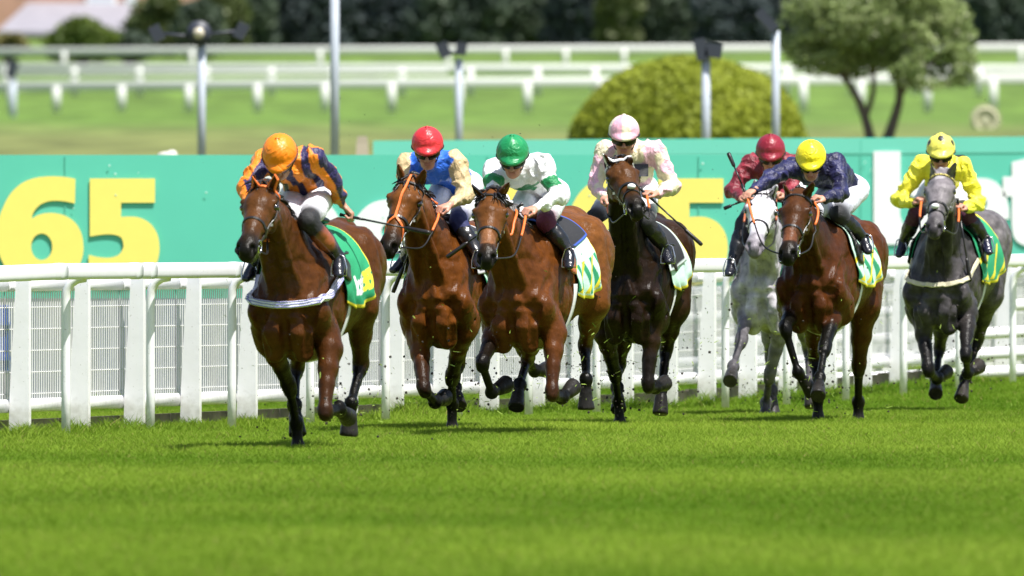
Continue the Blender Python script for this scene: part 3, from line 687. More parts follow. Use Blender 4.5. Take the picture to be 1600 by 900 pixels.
GLY = {
 '5': [_c(_d([(10, 195, 1), (417, 195, 1), (417, 347, 1), (205, 347, 1), (205, 437, 1), (250, 433), (320, 440), (385, 475), (430, 540), (445, 620), (436, 700), (402, 775), (345, 830), (260, 862), (160, 870), (60, 860), (0, 835, 1), (3, 672, 1), (65, 687), (135, 690), (190, 672), (217, 632), (218, 600), (205, 565), (165, 548), (105, 545), (10, 558, 1)]))],
 '6': [_c(_d([(487, 197, 1), (485, 352, 1), (415, 338), (345, 335), (285, 350), (245, 380), (222, 415), (215, 447, 1), (265, 420), (335, 410), (415, 425), (485, 470), (525, 540), (538, 622), (530, 690), (495, 770), (435, 830), (355, 865), (275, 872), (165, 852), (75, 785), (20, 690), (0, 590), (5, 480), (25, 400), (75, 300), (145, 230), (225, 195), (315, 182), (415, 185)])), _ell(277 / 475, (868 - 622) / 475, 66 / 475, 83 / 475)],
 '3': [_c(_d([(30, 215, 1), (110, 190), (220, 183), (330, 200), (400, 260), (412, 340), (385, 420), (330, 480), (300, 500, 1), (370, 530), (430, 590), (445, 670), (425, 760), (350, 835), (240, 870), (120, 868), (10, 840, 1), (10, 690, 1), (90, 715), (170, 712), (215, 680), (215, 630), (180, 590), (120, 580), (70, 580, 1), (70, 445, 1), (130, 445), (180, 420), (190, 375), (165, 342), (110, 335), (50, 360, 1)]))],
 'b': [_c(_l([(0, 2, 1), (0, 148, 1), (42, 148, 1), (42, 99, 1), (55, 108), (74, 111), (95, 101), (107, 78), (110, 54), (107, 30), (95, 8), (74, -3), (55, 0), (42, 9, 1), (40, 2, 1)])), _ell(56 / 108, .5, 15 / 108, 25 / 108)],
 'e': [_c(_l([(105, 44, 1), (104, 64), (96, 90), (78, 108), (52, 112), (26, 105), (6, 82), (0, 54), (6, 26), (26, 4), (55, -4), (80, -2), (99, 5, 1), (99, 34, 1), (82, 28), (62, 27), (49, 33), (44, 44, 1)])), _ell(55 / 108, 70 / 108, 13 / 108, 12 / 108)],
 't': [_c(_l([(14, 108, 1), (14, 131, 1), (56, 141, 1), (56, 108, 1), (84, 108, 1), (84, 77, 1), (56, 77, 1), (56, 42), (60, 32), (70, 30), (84, 33, 1), (84, 3, 1), (66, -3), (42, -2), (21, 8), (14, 30), (14, 77, 1), (0, 77, 1), (0, 108, 1)]))],
}
def in_glyph(g, x, y):
    r = np.zeros(len(x), bool)
    for poly in GLY[g]:
        c = np.zeros(len(x), bool); n = len(poly)
        for i in range(n):
            x1, y1 = poly[i]; x2, y2 = poly[(i + 1) % n]
            if y1 == y2: continue
            m = ((y1 > y) != (y2 > y)) & (x < (x2 - x1) * (y - y1) / (y2 - y1) + x1); c ^= m
        r ^= c
    return r
def glyph_mesh(g, name, mat, parent, ox, oz, sc, y, th=.004):
    cu = bpy.data.curves.new(name, 'CURVE'); cu.dimensions = '2D'; cu.fill_mode = 'BOTH'; cu.extrude = th
    for poly in GLY[g]:
        sp = cu.splines.new('POLY'); sp.points.add(len(poly) - 1); sp.use_cyclic_u = True
        for i, p in enumerate(poly): sp.points[i].co = (p[0] * sc + ox, p[1] * sc + oz, 0, 1)
    tmp = bpy.data.objects.new('tmp', cu); me = bpy.data.meshes.new_from_object(tmp); bpy.data.objects.remove(tmp)
    me.materials.clear(); me.materials.append(mat)
    o = bpy.data.objects.new(name, me); link(o, parent); o.rotation_euler = (PI / 2, 0, 0); o.location = (0, y, 0); return o
# ------------------------------------------------------------------ the seven horses (pixels are of the photograph, used to set the pose in space)
BAYHOOF = (.022, .020, .018)
def bay(b, hd=None, mz=(.011, .009, .008), lg=None, rump=None, nk=None):
    b = V(*b); return dict(body=b, neck=V(*nk) if nk else b * .95, head=V(*hd) if hd else b * 1.05, muzzle=mz, leg=V(*lg) if lg else b * .9, low=(.0065, .005, .0045), hoof=BAYHOOF, rump=V(*rump) if rump else b * 1.05)
GRN, YEL, MINT, WHT = (.015, .28, .12), (.80, .66, .03), (.52, .74, .62), (.75, .76, .76)
HORSES = [
 dict(label='bay racehorse in front, blue and white striped breast band, orange rider', u0=462, D=92.2, yaw=13, chest=(456, 466), rump=(523, 416),
  poll=(412, 291), nose=(384, 379), eyes=((375, 332), (425, 331)), ears=((397, 272), (431, 275)), mouth=.006,
  col=bay((.098, .027, .007), hd=(.115, .036, .012)),
  marks=[(.105, -.005, 0, .014, (.7, .68, .66), 1), (.32, .0, 0, .012, (.6, .5, .45), .5)],
  legs=dict(RF=dict(elbow=(422, 535, .12), knee=(452, 603, '-'), fet=(463, 661, '-'), toe=(467, 711, '+'), black=.85),
            LF=dict(elbow=(515, 545, .16), knee=(507, 648, '+'), fet=(530, 640, '-'), toe=(541, 650, '-'), black=.25),
            LH=dict(stifle=(562, 478, -.78), hock=(564, 570, '-'), fet=(549, 630, '+'), toe=(546, 668, '+')),
            RH=dict(stifle=(480, 500, -.72), hock=(464, 575, '-'), fet=(460, 632, '+'), toe=(464, 668, '+'))),
  tack=dict(brow=ORANGE, breast=(SHEEP, .044, -.05, .12, .024), pad=(GRN, YEL, 'letters'), cloth=(-.06, -.58, -20, 196))),
 dict(label='bay racehorse with an orange cross noseband, second from the left', u0=690, D=100.6, yaw=14, chest=(683, 454), rump=(737, 412),
  poll=(641, 282), nose=(607, 377), eyes=((603, 318), (648, 323)), ears=((622, 256), (663, 264)), forelock=1.1,
  col=bay((.155, .040, .008), hd=(.19, .055, .015)),
  marks=[(.105, -.005, .004, .022, (.7, .66, .62), 1)],
  legs=dict(RF=dict(elbow=(655, 530, .18), knee=(662, 610, '+'), fet=(680, 628, '-'), toe=(692, 622, '-'), black=.75),
            LF=dict(elbow=(722, 520, .12), knee=(706, 590, '-'), fet=(707, 632, '-'), toe=(706, 681, '+'), black=.85),
            LH=dict(stifle=(790, 490, -.8), hock=(818, 545, '-'), fet=(835, 580, '-'), toe=(850, 578, '-')),
            RH=dict(stifle=(720, 500, -.72), hock=(716, 570, '-'), fet=(712, 605, '+'), toe=(716, 628, '+'))),
  tack=dict(cross=ORANGE, pad=(MINT, YEL, 'blocks'), cloth=(-.02, -.60, -14, 194), pad2=(.06, -.50, (.6, .6, .62), 10))),
 dict(label='bright bay racehorse with a white star, green capped rider', u0=815, D=99.0, yaw=16, chest=(811, 458), rump=(884, 394),
  poll=(767, 303), nose=(760, 394), eyes=((741, 340), (789, 339)), ears=((738, 290), (795, 285)), forelock=1.3,
  col=bay((.140, .036, .009), hd=(.165, .050, .016), rump=(.20, .058, .015)),
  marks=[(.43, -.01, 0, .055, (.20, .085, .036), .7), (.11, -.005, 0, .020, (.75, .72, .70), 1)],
  legs=dict(RF=dict(elbow=(775, 518, .16), knee=(752, 567, '+'), fet=(768, 613, '-'), toe=(786, 603, '-'), black=.95),
            LF=dict(elbow=(866, 520, .14), knee=(862, 618, '+'), fet=(878, 622, '-'), toe=(892, 608, '-'), black=.35),
            LH=dict(stifle=(926, 472, -.8), hock=(914, 540, '-'), fet=(916, 592, '+'), toe=(916, 628, '+')),
            RH=dict(stifle=(830, 515, -.62), hock=(825, 560, '-'), fet=(812, 600, '+'), toe=(808, 628, '+'))),
  tack=dict(pad=(MINT, YEL, 'blocks'), cloth=(-.20, -.62, -24, 198), pad2=(-.04, -.62, (.04, .10, .45), 36), saddle=TAN)),
 dict(label='dark brown racehorse with a white browband and open mouth, pink rider', u0=985, D=103.6, yaw=9, chest=(983, 449), rump=(1015, 399),
  poll=(966, 252), nose=(994, 316), eyes=((955, 286), (1005, 282)), ears=((944, 240), (988, 248)), mouth=.016,
  col=bay((.017, .007, .004), hd=(.105, .034, .012), nk=(.007, .0045, .004), lg=(.030, .012, .006), rump=(.038, .014, .007)),
  legs=dict(RF=dict(elbow=(945, 520, .12), knee=(961, 585, '-'), fet=(966, 626, '-'), toe=(970, 674, '+'), black=.9),
            LF=dict(elbow=(1019, 505, .16), knee=(1012, 606, '+'), fet=(1024, 606, '-'), toe=(1036, 600, '-'), black=.7),
            LH=dict(stifle=(1052, 480, -.8), hock=(1041, 545, '-'), fet=(1034, 603, '+'), toe=(1032, 636, '+')),
            RH=dict(stifle=(975, 500, -.75), hock=(968, 570, '-'), fet=(964, 605, '+'), toe=(966, 632, '+'))),
  tack=dict(brow=WHITEST, bw=.024, lownose=WHITEST, pad=(MINT, YEL, 'plain'), cloth=(-.02, -.62, -14, 194), pad2=(.02, -.48, (.55, .62, .60), 8))),
 dict(label='light grey racehorse half hidden behind the bay, maroon rider', u0=1200, D=108.7, yaw=11, chest=(1198, 438), rump=(1232, 393),
  poll=(1193, 303), nose=(1180, 377), eyes=((1166, 327), (1210, 330)), ears=((1179, 278), (1213, 288)), greyhair=1, mottle=1, dapple=.35,
  col=dict(body=(.44, .41, .44), neck=(.44, .41, .44), head=(.72, .68, .72), muzzle=(.20, .18, .20), leg=(.24, .22, .24), low=(.07, .065, .07), hoof=(.035, .032, .03)),
  legs=dict(RF=dict(elbow=(1168, 478, .16), knee=(1158, 532, '+'), fet=(1146, 572, '+'), toe=(1142, 590, '+'), black=.6),
            LF=dict(elbow=(1224, 498, .14), knee=(1202, 588, '-'), fet=(1197, 630, '-'), toe=(1195, 656, '+'), black=.4),
            LH=dict(stifle=(1258, 490, -.8), hock=(1264, 545, '-'), fet=(1266, 595, '+'), toe=(1268, 626, '+')),
            RH=dict(stifle=(1206, 490, -.7), hock=(1204, 560, '-'), fet=(1206, 610, '+'), toe=(1207, 640, '+'))),
  tack=dict(pad=(MINT, YEL, 'plain'), cloth=(-.02, -.6, -14, 194))),
 dict(label='bay racehorse with plain dark face under the navy rider', u0=1268, D=105.2, yaw=12, chest=(1271, 434), rump=(1318, 400),
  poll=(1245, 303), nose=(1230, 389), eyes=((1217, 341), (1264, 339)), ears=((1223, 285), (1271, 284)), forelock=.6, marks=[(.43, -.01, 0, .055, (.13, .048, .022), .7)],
  col=bay((.095, .024, .007), hd=(.088, .026, .010), nk=(.06, .016, .006)),
  legs=dict(RF=dict(elbow=(1240, 480, .16), knee=(1226, 512, '+'), fet=(1247, 582, '-'), toe=(1264, 606, '-'), black=1.0),
            LF=dict(elbow=(1306, 480, .14), knee=(1288, 545, '+'), fet=(1281, 590, '+'), toe=(1279, 612, '+'), black=1.0),
            LH=dict(stifle=(1350, 480, -.8), hock=(1342, 570, '-'), fet=(1341, 628, '-'), toe=(1341, 667, '+')),
            RH=dict(stifle=(1275, 495, -.7), hock=(1272, 560, '-'), fet=(1278, 620, '+'), toe=(1279, 663, '+'))),
  tack=dict(pad=(MINT, YEL, 'blocks'), cloth=(-.02, -.66, -18, 194), girth=WHITEST)),
 dict(label='dark grey racehorse far right with cream breast girth, yellow rider', u0=1478, D=111.7, yaw=11, chest=(1467, 440), rump=(1515, 380),
  poll=(1471, 272), nose=(1459, 349), eyes=((1441, 306), (1489, 304)), ears=((1455, 254), (1494, 252)), forelock=.35, dapple=.45, marks=[(.09, -.005, 0, .055, (.34, .32, .33), .8)], mouth=.005, greyhair=1,
  col=dict(body=(.062, .056, .058), neck=(.018, .0165, .017), head=(.18, .162, .170), muzzle=(.075, .068, .072), leg=(.032, .028, .027), low=(.007, .0065, .0065), hoof=(.03, .026, .022), rump=(.13, .118, .122)),
  legs=dict(RF=dict(elbow=(1441, 498, .16), knee=(1450, 580, '+'), fet=(1464, 592, '-'), toe=(1476, 583, '-'), black=.8),
            LF=dict(elbow=(1512, 490, .14), knee=(1509, 556, '+'), fet=(1512, 584, '-'), toe=(1526, 574, '-'), black=.7),
            LH=dict(stifle=(1544, 460, -.8), hock=(1527, 530, '-'), fet=(1508, 592, '+'), toe=(1503, 616, '+')),
            RH=dict(stifle=(1476, 480, -.7), hock=(1468, 545, '-'), fet=(1462, 592, '+'), toe=(1462, 610, '+'))),
  tack=dict(brow=material('yellow and black browband', (.75, .62, .15), .5, color2=(.02, .02, .02), vscale=60), lownose=WHITEST, breast=(CREAM, .036, -.05, .14, .010), pad=(GRN, YEL, 'blocks'), cloth=(-.02, -.66, -18, 198))),
]
# ------------------------------------------------------------------ ground and far field
def pz(v, D): return CAMZ + (361 - v) * D / FPX
PROF = [(0, 0), (116, 0), (124, .09), (157, .10), (163, 2.12), (235, 2.70), (372, 4.15), (384, 4.35), (404, 5.05), (430, 5.9), (460, 6.75), (520, 8.2), (700, 12.5), (1500, 30)]
def gz(y): return np.interp(y, [p[0] for p in PROF], [p[1] for p in PROF])
TURFZ = -0.035
def ground_sheet():
    ys = np.concatenate([np.arange(-10, 30, 10.), np.arange(30, 170, 1.5), np.arange(170, 520, 6.), np.arange(520, 1500, 60.)])
    xs = np.concatenate([-np.geomspace(400, 14, 14), np.linspace(-12, 12, 49), np.geomspace(14, 400, 14)])
    X, Y = np.meshgrid(xs, ys); P = np.stack([X.ravel(), Y.ravel(), gz(Y).ravel() + TURFZ], 1)
    P[:, 2] += np.where(P[:, 1] < 130, .012, .10) * vnoise(P * V(1, .6, 0), .35, 1)
    n = len(xs); i, j = np.meshgrid(np.arange(len(ys) - 1), np.arange(n - 1), indexing='ij'); b = (i * n + j).ravel()
    return P, np.stack([b, b + 1, b + n + 1, b + n], 1)
def turf_mat():
    m = bpy.data.materials.new('turf'); m.use_nodes = True; N = m.node_tree.nodes; L = m.node_tree.links; b = N['Principled BSDF']
    b.inputs['Roughness'].default_value = .9; b.inputs['Specular IOR Level'].default_value = .2
    g = N.new('ShaderNodeNewGeometry'); sx = N.new('ShaderNodeSeparateXYZ'); L.new(g.outputs['Position'], sx.inputs[0])
    r = N.new('ShaderNodeValToRGB'); r.color_ramp.interpolation = 'LINEAR'
    mp = N.new('ShaderNodeMapRange'); mp.inputs[1].default_value = 0; mp.inputs[2].default_value = 600; L.new(sx.outputs[1], mp.inputs[0])
    E = r.color_ramp.elements; stops = [(0, (.14, .20, .014)), (125, (.14, .20, .016)), (150, (.135, .15, .045)), (255, (.14, .16, .048)), (300, (.12, .165, .04)), (345, (.10, .175, .028)), (520, (.10, .15, .03))]
    E[0].position = 0; E[0].color = (*stops[0][1], 1); E[1].position = 1; E[1].color = (*stops[-1][1], 1)
    for p, c in stops[1:]: e = E.new(p / 600); e.color = (*c, 1)
    L.new(mp.outputs[0], r.inputs[0])
    mpg = N.new('ShaderNodeMapping'); mpg.inputs['Scale'].default_value = (.9, .22, 1); L.new(g.outputs['Position'], mpg.inputs[0])
    nz = N.new('ShaderNodeTexNoise'); nz.inputs['Scale'].default_value = .9; nz.inputs['Detail'].default_value = 5; L.new(mpg.outputs[0], nz.inputs[0])
    mr = N.new('ShaderNodeMapRange'); mr.inputs[1].default_value = .3; mr.inputs[2].default_value = .7; mr.inputs[3].default_value = .68; mr.inputs[4].default_value = 1.30
    L.new(nz.outputs['Fac'], mr.inputs[0]); sc = N.new('ShaderNodeVectorMath'); sc.operation = 'SCALE'; L.new(r.outputs[0], sc.inputs[0]); L.new(mr.outputs[0], sc.inputs['Scale'])
    L.new(sc.outputs[0], b.inputs['Base Color']); return m
P, F = ground_sheet(); tag(meshobj('ground', P, F, turf_mat()), kind='structure')

# blades of grass over the part of the course the lens sees
def blades():
    D = []; Xs = []
    n = 800000; y = 55 + (132 - 55) * RNG.random(n * 2) ** .9
    half = 830 / FPX * y + 1.3; x = (RNG.random(n * 2) * 2 - 1) * half
    # keep less where the focus is lost
    keep = RNG.random(n * 2) < np.where(y > 112, .6, .95) * (half / half.max() * .55 + .45)
    x, y = x[keep], y[keep]; m = len(x)
    Pp = np.stack([x, y, np.zeros(m)], 1)
    big = .55 * vnoise(Pp * V(1, .35, 1), .8, 5, 3) + 0.95 * vnoise(Pp * V(.13, .15, 1), 1.0, 9, 2); fine = vnoise(Pp * V(1, .4, 1), 5, 2, 2) * (.15 + .85 * smooth((y - 76) / 14))
    hgt = (.034 + .022 * RNG.random(m)) * (1 + .30 * fine + .25 * big); wdt = .0032 + .0028 * RNG.random(m)
    # tufts that escape the mower along the fence line
    fx = np.interp(y, [95, 124], [-3.15, 3.85]); near = np.exp(-((x - fx + .25) / .22) ** 2); hgt *= 1 + 2.2 * near * np.clip(vnoise(Pp, 1.6, 8) + .5, 0, 1.2)
    az = RNG.random(m) * 2 * PI; lean = (.35 + .65 * RNG.random(m)) * hgt
    dx, dy = np.cos(az), np.sin(az); tx = RNG.random(m) * 2 * PI; wx, wy = np.cos(tx) * wdt, np.sin(tx) * wdt * .5
    z0 = gz(y) + TURFZ + .012 * vnoise(Pp * V(1, .6, 0), .35, 1) - .004
    base = np.stack([x, y, z0], 1); W = np.stack([wx, wy, wx * 0], 1)
    mid = base + np.stack([dx * lean * .3, dy * lean * .3, hgt * .62], 1); tip = base + np.stack([dx * lean, dy * lean, hgt], 1)
    Vv = np.stack([base - W, base + W, mid - W * .7, mid + W * .7, tip], 1).reshape(-1, 3)
    b = np.arange(m) * 5
    T = np.concatenate([np.stack([b, b + 1, b + 3], 1), np.stack([b, b + 3, b + 2], 1), np.stack([b + 2, b + 3, b + 4], 1)])
    c0 = np.array([.108, .208, .011]); c1 = np.array([.290, .400, .042]); c2 = np.array([.30, .27, .08])
    t = np.clip(.42 + .38 * big + .16 * fine + .10 * (RNG.random(m) - .5), 0, 1)[:, None]; col = c0 * (1 - t) + c1 * t
    dry = (RNG.random(m) < .03)[:, None]; col = np.where(dry, c2, col)
    C = np.repeat(col, 5, 0); 
    o = meshobj('grass', Vv, T, material('grass blades', attr=True, rough=.7, spec=.15, trans=.5), None, False, C)
    tag(o, 'short green racecourse turf growing across the whole foreground', 'grass', kind='stuff')
blades()

# ------------------------------------------------------------------ running rail and fence
F0 = at(103, 683, 96.9); F14 = at((103 + 136.8 * 14) / (1 + .01967 * 14), 600, 96.9 * (1 + .01967 * 14))
fdir = unit(V(F14[0] - F0[0], F14[1] - F0[1], 0)); fper = V(fdir[1], -fdir[0], 0)      # fper points to the track
sp = np.linalg.norm((F14 - F0)[:2]) / 14
frz = math.atan2(fdir[1], fdir[0])
rail = thing('running_rail', 'white plastic running rail on bent thin posts along the track', 'rail', (F0[0], F0[1], 0))
def fl(k, off=0.0, z=0.0): p = F0 + fdir * sp * k + fper * off; return V(p[0], p[1], z) - V(F0[0], F0[1], 0)
mb = MB(); RZ = 1.062
knots = [-3, -.33] + list(np.arange(2.2, 18, 2.5))
pts = [fl(k, .15, RZ + gz(F0[1] + fdir[1] * sp * k) * .25 + (-.045 if k < -1 else 0)) for k in knots]
mb.tube(pts, 1.0, 24, True, sec=(.036, .052), sq=.62); mb.build('top_rail', PLASTIC, rail, True)
for k in [-.33, .55, .72, 1.75, 3.3, 4.6, 7.2, 9.8, 12.3, 14.6]:
    c = [fl(k + d, .15, RZ + gz(F0[1] + fdir[1] * sp * k) * .25) for d in (-.035, .035)]
    m = MB(); m.tube(c, 1.0, 24, True, sec=(.0385, .0545), sq=.62); m.build('rail_sleeve', material('rail sleeve', (.66, .68, .67), .4), rail, True)
for k in range(-2, 17):
    g0 = float(gz(F0[1] + fdir[1] * sp * k)); m = MB()
    pp = [fl(k, 0, g0 - .12), fl(k, 0, g0 + .3), fl(k, 0, .88), fl(k, .008, .94), fl(k, .035, .985), fl(k, .075, 1.01), fl(k, .13, 1.02)]
    m.tube(pp, .029, 12); m.build('post', PLASTIC, rail, True)

f2 = thing('mesh_fence', 'white fence of broad tapered posts and wire mesh behind the running rail', 'fence', (F0[0], F0[1], 0))
OFF = -.80
def on2(u):   # where the fence line stands behind photo column u (its own true line, so spacing follows)
    r = ray(u, 500); o = F0 + fper * OFF
    # solve o + fdir*s = r*k (xy)
    A = np.array([[fdir[0], -r[0]], [fdir[1], -r[1]]]); s_, k_ = np.linalg.solve(A, -o[:2]); return s_
us = [-58, 33, 126, 212, 300, 388, 470, 545, 617, 693, 766, 838, 908, 977, 1046, 1106, 1170, 1232, 1295, 1350, 1405, 1462, 1517, 1569, 1622, 1675]
ss = [on2(u) for u in us]
def fl2(s_, off=0.0, z=0.0): p = fdir * s_ + fper * (OFF + off); return V(p[0], p[1], z)
for i, s_ in enumerate(ss):
    g0 = float(gz(F0[1] + fdir[1] * s_)); m = MB(); w0, w1, th = .062, .030, .028
    q = []
    for (z, wl, wr) in ((g0 - .1, .080, .060), (g0 + .25, .070, .060), (1.03, .026, .060)):
        for (a_, b_) in ((-wl, -th), (wr, -th), (wr, th), (-wl, th)): q.append(fdir * (s_ + b_) + fper * (OFF + a_) + V(0, 0, z))
    m.add(q, [(3, 2, 1, 0), (8, 9, 10, 11)] + [(r * 4 + k, r * 4 + (k + 1) % 4, r * 4 + 4 + (k + 1) % 4, r * 4 + 4 + k) for r in (0, 1) for k in range(4)])
    m.build('post', PLASTIC, f2)
    if i < len(ss) - 1:
        s1 = ss[i + 1]; g1 = float(gz(F0[1] + fdir[1] * s1)); off = -.115
        m = MB(); m.tube([fl2(s_ - .01, off + .02, .965), fl2(s1 - .03, off + .02, .965)], 1.0, 14, True, sec=(.024, .042)); m.build('upper_rail', PLASTIC, f2, True)
        m = MB(); m.tube([fl2(s_ - .01, off + .02, g0 + .175), fl2(s1 - .03, off + .02, g1 + .175)], 1.0, 14, True, sec=(.024, .045)); m.build('lower_rail', PLASTIC, f2, True)
        m = MB(); n = int((s1 - s_) / .052)
        for k in range(n + 1):
            s2 = s_ + (s1 - s_) * k / n; m.tube([fl2(s2, off, g0 + .20), fl2(s2, off, .95)], .0047, 4, False)
        for z in np.arange(.25, .95, .142): m.tube([fl2(s_, off - .006, g0 + z), fl2(s1, off - .006, g1 + z)], .004, 4, False)
        m.build('mesh_panel', WIRE, f2)
        m = MB(); q = fl2((s_ + s1) / 2, -.17, (g0 + g1) / 2 + .035); m.box(q, (s1 - s_ - .01, .03, .09), math.atan2(fdir[1], fdir[0])); m.build('kickboard', material('weathered board', (.20, .165, .13), .85, var=.4, vscale=6, bump=.5), f2)

# stacked rails lying behind the fence on the right
for j, (v0, v1, D) in enumerate([(452, 440, 127), (492, 474, 126), (530, 516, 125), (562, 548, 124.5), (590, 577, 124)]):
    o = MB(); a_ = at(1010 + 40 * j % 90, v0 + 6, D); b_ = at(1640, v1, D + 1.5); o.tube([a_, (a_ + b_) / 2 + V(0, 0, -.02), b_], .050, 10)
    o = o.build('spare_rail', PLASTIC, None, True)
    tag(o, ['highest spare white rail seen through the mesh on the right', 'second spare white rail from the top behind the right mesh', 'middle spare white rail behind the mesh on the right',
            'second lowest spare white rail behind the right mesh', 'lowest spare white rail near the turf behind the mesh'][j], 'rail', 'spare white rails behind the mesh')

# sheeting behind the mesh under the hoarding
scr = MB(); a_, b_ = at(-70, 466, 117), at(1232, 466, 127.5); n = 60
for i in range(n):
    t = i / (n - 1); x = lerp(a_[0], b_[0], t); y = lerp(117, 127.5, t); scr.v += [(x, y + .04 * math.sin(i * 1.7), .0), (x, y + .05 * math.sin(i * 1.3 + 1), lerp(a_[2], b_[2], t))]
scr.f = [(2 * i, 2 * i + 2, 2 * i + 3, 2 * i + 1) for i in range(n - 1)]
sm_ = material('mottled sheeting', (.30, .285, .27), .8, color2=(.12, .14, .19), vscale=1.0, stretch=(2.2, 1, .35))
o = scr.build('ground_sheeting', sm_); o.modifiers.new('t', 'SOLIDIFY').thickness = .02
tag(o, 'mottled beige and blue sheeting below the green hoarding, seen through mesh', 'sheet')
q_ = MB(); a_, b_ = at(1240, 428, 133), at(1690, 420, 133)
for i in range(40):
    t = i / 39; q_.v += [(lerp(a_[0], b_[0], t), 133 + .05 * math.sin(i * 1.9), .08), (lerp(a_[0], b_[0], t), 133 + .05 * math.sin(i * 1.1), a_[2])]
q_.f = [(2 * i, 2 * i + 2, 2 * i + 3, 2 * i + 1) for i in range(39)]
o = q_.build('white_sheeting', material('whitish sheeting', (.52, .52, .51), .8, var=.2, vscale=1.5, stretch=(1, 1, 3))); o.modifiers.new('t', 'SOLIDIFY').thickness = .02
tag(o, 'whitish sheeting behind the spare rails on the right', 'sheet')
o = MB().box(at(-6, 528, 115), (.20, .3, .50)); 
for v_ in (505, 560): o.box(at(-6, v_, 114.83), (.22, .02, .03))
tag(o.build('blue_bin', material('blue plastic', (.02, .07, .40), .5)), 'blue bin behind the mesh at the far left edge', 'bin')

# ------------------------------------------------------------------ hoardings with the bookmaker's lettering
TEAL = material('green hoarding print', (.105, .53, .395), .55, var=.05, vscale=.7)
TEAL2 = material('green hoarding header', (.15, .58, .45), .55, var=.04, vscale=.7)
YELP = material('yellow print', (.88, .74, .16), .6, var=.02); WHP = material('white print', (.82, .84, .84), .6, var=.02)
def hoarding(label, uA, uB, vA, vB, vb, D, glyphs, hdr):
    r = thing('hoarding', label, 'hoarding', (at((uA + uB) / 2, 400, D)[0], D, 0)); O = V(*r.location)
    m = MB(); A1, B1 = at(uA, vA, D) - O, at(uB, vB, D) - O; A0, B0 = at(uA, vb, D) - O, at(uB, vb, D) - O
    for y in (0, .06): m.v += [tuple(p + V(0, y, 0)) for p in (A0, B0, B1, A1)]
    m.f = [(0, 1, 2, 3), (7, 6, 5, 4), (3, 2, 6, 7), (0, 4, 5, 1), (0, 3, 7, 4), (1, 5, 6, 2)]; m.build('panel', TEAL, r)
    m = MB(); hz = hdr * D / FPX
    for y in (-.006, -.001): m.v += [tuple(p + V(0, y, 0)) for p in (A1 - V(0, 0, hz), B1 - V(0, 0, hz), B1 - V(0, 0, .01), A1 - V(0, 0, .01))]
    m.f = [(0, 1, 2, 3), (7, 6, 5, 4), (3, 2, 6, 7), (0, 4, 5, 1), (0, 3, 7, 4), (1, 5, 6, 2)]
    if hdr: m.build('header_strip', TEAL2, r)
    for i in range(int((B0[0] - A0[0]) / 1.6) + 1):
        x = A0[0] + .1 + i * 1.6; g = float(gz(D)); MB().box((x, .09, (A1[2] + g) / 2 - .1), (.06, .05, A1[2] - g - .1)).build('stay', material('galvanised post', (.35, .36, .37), .5), r)
    for (g, u, vbase, upx) in glyphs:
        p = at(u, vbase, D) - O; glyph_mesh(g, 'letter_' + g if g.isalpha() else 'digit', YELP if g.isdigit() else WHP, r, p[0], p[2], upx * D / FPX, -.014)
    for us_ in range(int(max(uA, 0)) + 102, int(uB), 330):
        p = at(us_, (vA + vb) / 2, D) - O; MB().box(p + V(0, -.0045, 0), (.012, .005, B1[2] - B0[2] - .02)).build('panel_joint', material('hoarding joint', (.088, .46, .34), .7), r)
    rr = random.Random(int(D)); m = MB()
    for i in range(16):
        p = at(rr.uniform(max(uA, 0), min(uB, 1600)), rr.gauss(vA + 45, 40), D) - O
        if A0[2] < p[2] < A1[2] - .05: q = rr.uniform(.005, .011); m.ball(p + V(0, -.02, 0), (q, .003, q), 8, 5)
    m.build('dirt_specks', material('pale splashes', (.45, .68, .60), .8), r)
    return r
d1 = 118.75
hoarding('long green hoarding with two yellow 65s behind the leading horses', -70, 1236, 242, 242, 467, 129,
         [('6', -4, 447, d1), ('5', 138, 447, d1), ('b', 404, 447, 131), ('e', 545, 447, 131), ('t', 668, 447, 131), ('3', 765, 447, d1), ('6', 884, 447, d1), ('5', 1026, 447, d1)], 0)
hoarding('taller green hoarding with a huge white b and e at the right', 583, 1690, 220, 213, 399, 154,
         [('b', 1365, 384, 108), ('e', 1478, 384, 102), ('t', 1567, 384, 108)], 25)
p = at(566, 236, 154); tag(MB().box(p, (.14, .12, .22), 0, .8).box(p + V(0, 0, .12), (.10, .1, .06)).build('junction_box', material('beige box', (.42, .36, .27), .7)), 'small beige box beside the end of the taller hoarding', 'box')

